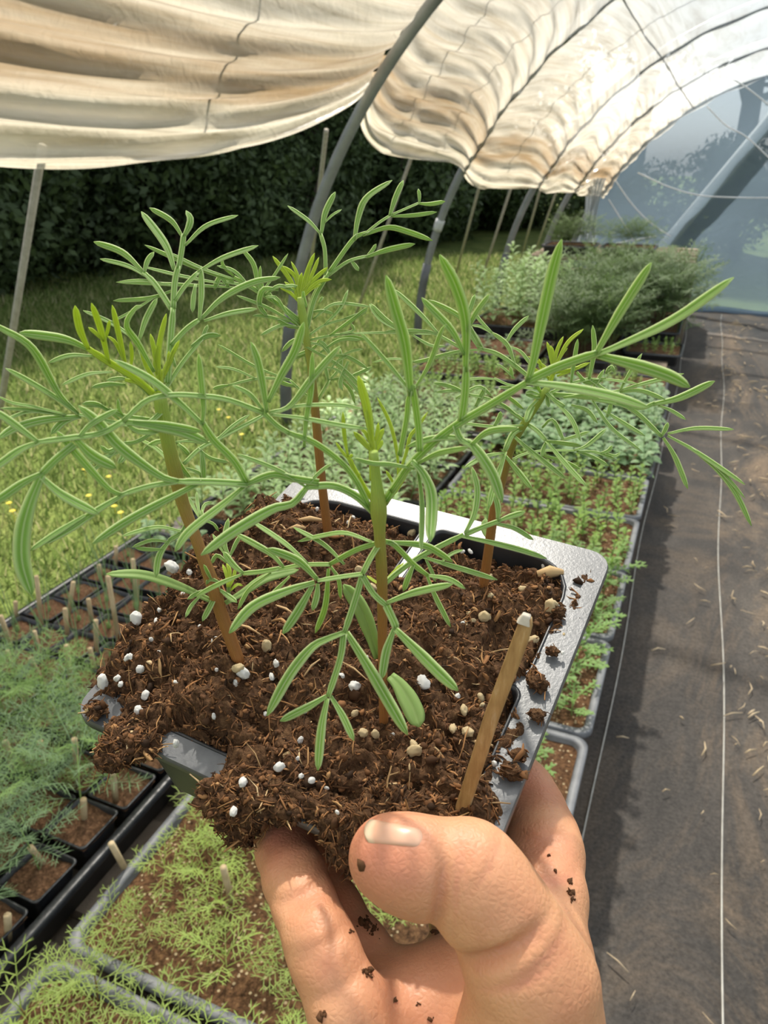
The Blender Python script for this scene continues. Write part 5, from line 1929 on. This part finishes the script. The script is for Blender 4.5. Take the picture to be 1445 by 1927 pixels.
quads = []
for ax in range(3):
    sl0 = [slice(1, -1)] * 3
    sl0[ax] = slice(0, -1)
    sl1 = [slice(1, -1)] * 3
    sl1[ax] = slice(1, None)
    A0, A1 = S[tuple(sl0)], S[tuple(sl1)]
    e = np.argwhere(A0 != A1)
    org = np.ones(3, int)
    org[ax] = 0
    e = e + org
    inside = S[e[:, 0], e[:, 1], e[:, 2]]
    u, v = [(1, 2), (2, 0), (0, 1)][ax]
    du, dv = np.zeros(3, int), np.zeros(3, int)
    du[u] = 1
    dv[v] = 1
    q = [e - du - dv, e - dv, e, e - du]
    q = np.stack([idx[c[:, 0], c[:, 1], c[:, 2]] for c in q], 1)
    q[~inside] = q[~inside][:, ::-1]
    quads.append(q)
quads = np.concatenate(quads)
quads = quads[(quads >= 0).all(1)]


def skin_mat():
    m, nt, out = new_mat('skin')
    co = coords(nt)
    t = tex_noise(nt, 55, 4, .6, co)
    r = ramp(nt, [(.30, (.55, .245, .125)), (.55, (.66, .33, .17)), (.75, (.72, .39, .215))], t.outputs['Fac'])
    p = principled(nt, .48, .4)
    at_ = N(nt, 'Attribute', attribute_name='flush')
    mxf = N(nt, 'Mix', data_type='RGBA')
    nt.links.new(at_.outputs['Fac'], mxf.inputs[0])
    nt.links.new(r.outputs[0], mxf.inputs[6])
    mxf.inputs[7].default_value = (.58, .20, .125, 1)
    nt.links.new(mxf.outputs[2], p.inputs['Base Color'])
    p.inputs['Subsurface Weight'].default_value = .22
    p.inputs['Subsurface Radius'].default_value = (.0045, .0018, .0009)
    p.inputs['Subsurface Scale'].default_value = 1.0
    t1 = N(nt, 'TexVoronoi', feature='DISTANCE_TO_EDGE')
    t1.inputs['Scale'].default_value = 780
    nt.links.new(co, t1.inputs['Vector'])
    t2 = tex_noise(nt, 520, 5, .6, co, 1.2)
    ad = N(nt, 'Math', operation='MULTIPLY_ADD')
    nt.links.new(t1.outputs['Distance'], ad.inputs[0])
    ad.inputs[1].default_value = 1.6
    nt.links.new(t2.outputs['Fac'], ad.inputs[2])
    nt.links.new(bump(nt, ad.outputs[0], .30, .0004), p.inputs['Normal'])
    nt.links.new(p.outputs[0], out.inputs[0])
    return m


WR = C3(880, 2280, .172)
me = bpy.data.meshes.new('hand')
me.from_pydata([tuple(v - WR) for v in verts], [], [tuple(int(k) for k in q) for q in quads])
me.polygons.foreach_set('use_smooth', [True] * len(me.polygons))
me.materials.append(skin_mat())
# blood-flushed fingertips, joints and creases
fl = np.zeros(len(verts))
for (x, y, d), s_, w_ in (((690, 1600, .140), .013, .75), ((520, 1570, .185), .013, .7), ((980, 1480, .21), .013, .6), ((905, 1570, .136), .010, .35), ((1035, 1600, .185), .010, .4), ((573, 1702, .165), .006, .5), ((618, 1812, .152), .006, .45), ((600, 1700, .18), .02, .45), ((760, 1850, .16), .02, .35)):
    fl = np.maximum(fl, w_ * np.exp(-((verts - C3(x, y, d)) ** 2).sum(1) / (s_ * s_)))
for a, n, wd, dp in CR:
    q = verts - a
    fl = np.maximum(fl, .5 * np.exp(-((q @ n) / (wd * 1.1)) ** 2) * np.exp(-(q * q).sum(1) / (2 * .006 ** 2)))
lay = me.attributes.new('flush', 'FLOAT', 'POINT')
lay.data.foreach_set('value', fl.astype(np.float32))
me.update()
hand = link('hand', me, None, tuple(WR))
tag(hand, 'bare right hand holding up the pot, thumb over its front edge', 'hand')
sm = hand.modifiers.new('smooth', 'SMOOTH')
sm.factor = .5
sm.iterations = 3


def hit_hand(px_, d0=.09):
    d = ray(px_)
    L = np.linalg.norm(d)
    s = d0
    for _ in range(60):
        P = CAM + d * s
        v = float(hand_sdf(P[None, :])[0])
        if v < .00005:
            break
        s += v / L * .8
    return P


def hand_normal(P):
    e = .0006
    g = [float(hand_sdf((P + np.eye(3)[i] * e)[None, :])[0] - hand_sdf((P - np.eye(3)[i] * e)[None, :])[0]) for i in range(3)]
    return unit(np.array(g))


# thumbnail laid on the thumb
mb = MB()
nu_, nv_ = 13, 9
grid, top = [], []
ax0, ax1 = np.array([686, 1562.0]), np.array([800, 1578.0])
for i in range(nu_):
    s = i / (nu_ - 1)
    for j in range(nv_):
        q = (j / (nv_ - 1)) * 2 - 1
        # tip edge rounded, root edge rounded
        sx = s + (.10 * q * q if s < .5 else -.10 * q * q) * abs(2 * s - 1)
        c = ax0 * (1 - sx) + ax1 * sx
        hw = 26 - 6 * s
        nrm2 = unit(np.array([-(ax1 - ax0)[1], (ax1 - ax0)[0]]))
        P = hit_hand(tuple(c + nrm2 * q * hw))
        n_ = hand_normal(P)
        rim = 1 - max(abs(q), abs(2 * s - 1) if s > .5 else 0) ** 6
        grid.append(P + n_ * (-.0003 + .00075 * rim))
base_n = len(grid)
fs = [(i * nv_ + j, i * nv_ + j + 1, (i + 1) * nv_ + j + 1, (i + 1) * nv_ + j) for i in range(nu_ - 1) for j in range(nv_ - 1)]
uvn = [(j / (nv_ - 1), i / (nu_ - 1)) for i in range(nu_) for j in range(nv_)]
mb.add([p - WR for p in grid], fs, uvn)


def nail_mat():
    m, nt, out = new_mat('fingernail')
    sx = N(nt, 'SeparateXYZ')
    nt.links.new(coords(nt, 'UV'), sx.inputs[0])
    r = ramp(nt, [(0, (.70, .54, .38)), (.10, (.70, .50, .34)), (.17, (.66, .37, .24)), (1, (.66, .40, .27))], sx.outputs['Y'])
    p = principled(nt, .28, .5)
    nt.links.new(r.outputs[0], p.inputs['Base Color'])
    p.inputs['Subsurface Weight'].default_value = .2
    p.inputs['Subsurface Radius'].default_value = (.003, .0012, .0008)
    nt.links.new(p.outputs[0], out.inputs[0])
    return m


nl = link('thumbnail', mb.mesh('thumbnail', [nail_mat()]), hand)
so = nl.modifiers.new('plate', 'SOLIDIFY')
so.thickness = .0005
sb_ = nl.modifiers.new('round', 'SUBSURF')
sb_.levels = sb_.render_levels = 1

# crumbs of soil stuck to the skin
mb = MB()
spots = [((688, 1738), 17, 26), ((705, 1752), 13, 14), ((660, 1752), 5, 5), ((1073, 1678), 6, 9), ((1071, 1662), 3, 3), ((1080, 1692), 5, 6), ((690, 1828), 12, 10), ((606, 1912), 7, 8), ((785, 1890), 4, 3), ((745, 1885), 4, 3), ((1048, 1640), 3, 2), ((1035, 1612), 3, 2), ((680, 1632), 5, 4), ((820, 1755), 5, 5), ((810, 1918), 4, 3)]
for (c, rad, n) in spots:
    for k in range(n):
        q = (c[0] + random.gauss(0, rad * .45), c[1] + random.gauss(0, rad * .45))
        P = hit_hand(q)
        if float(abs(hand_sdf(P[None, :])[0])) > .001:
            continue
        r = .00035 * random.lognormvariate(0, .35)
        mb.add(P + ov * rng.uniform(.5, 1.6, 3) * r * (1 + .3 * rng.normal(0, 1, (len(ov), 1))), of_, [(.25, .5)] * len(ov))
tag(link('soil_crumbs', mb.mesh('soil_crumbs', [MAT['fibre']])), 'crumbs of dark soil stuck to the fingers and palm', 'crumbs', None, 'stuff')
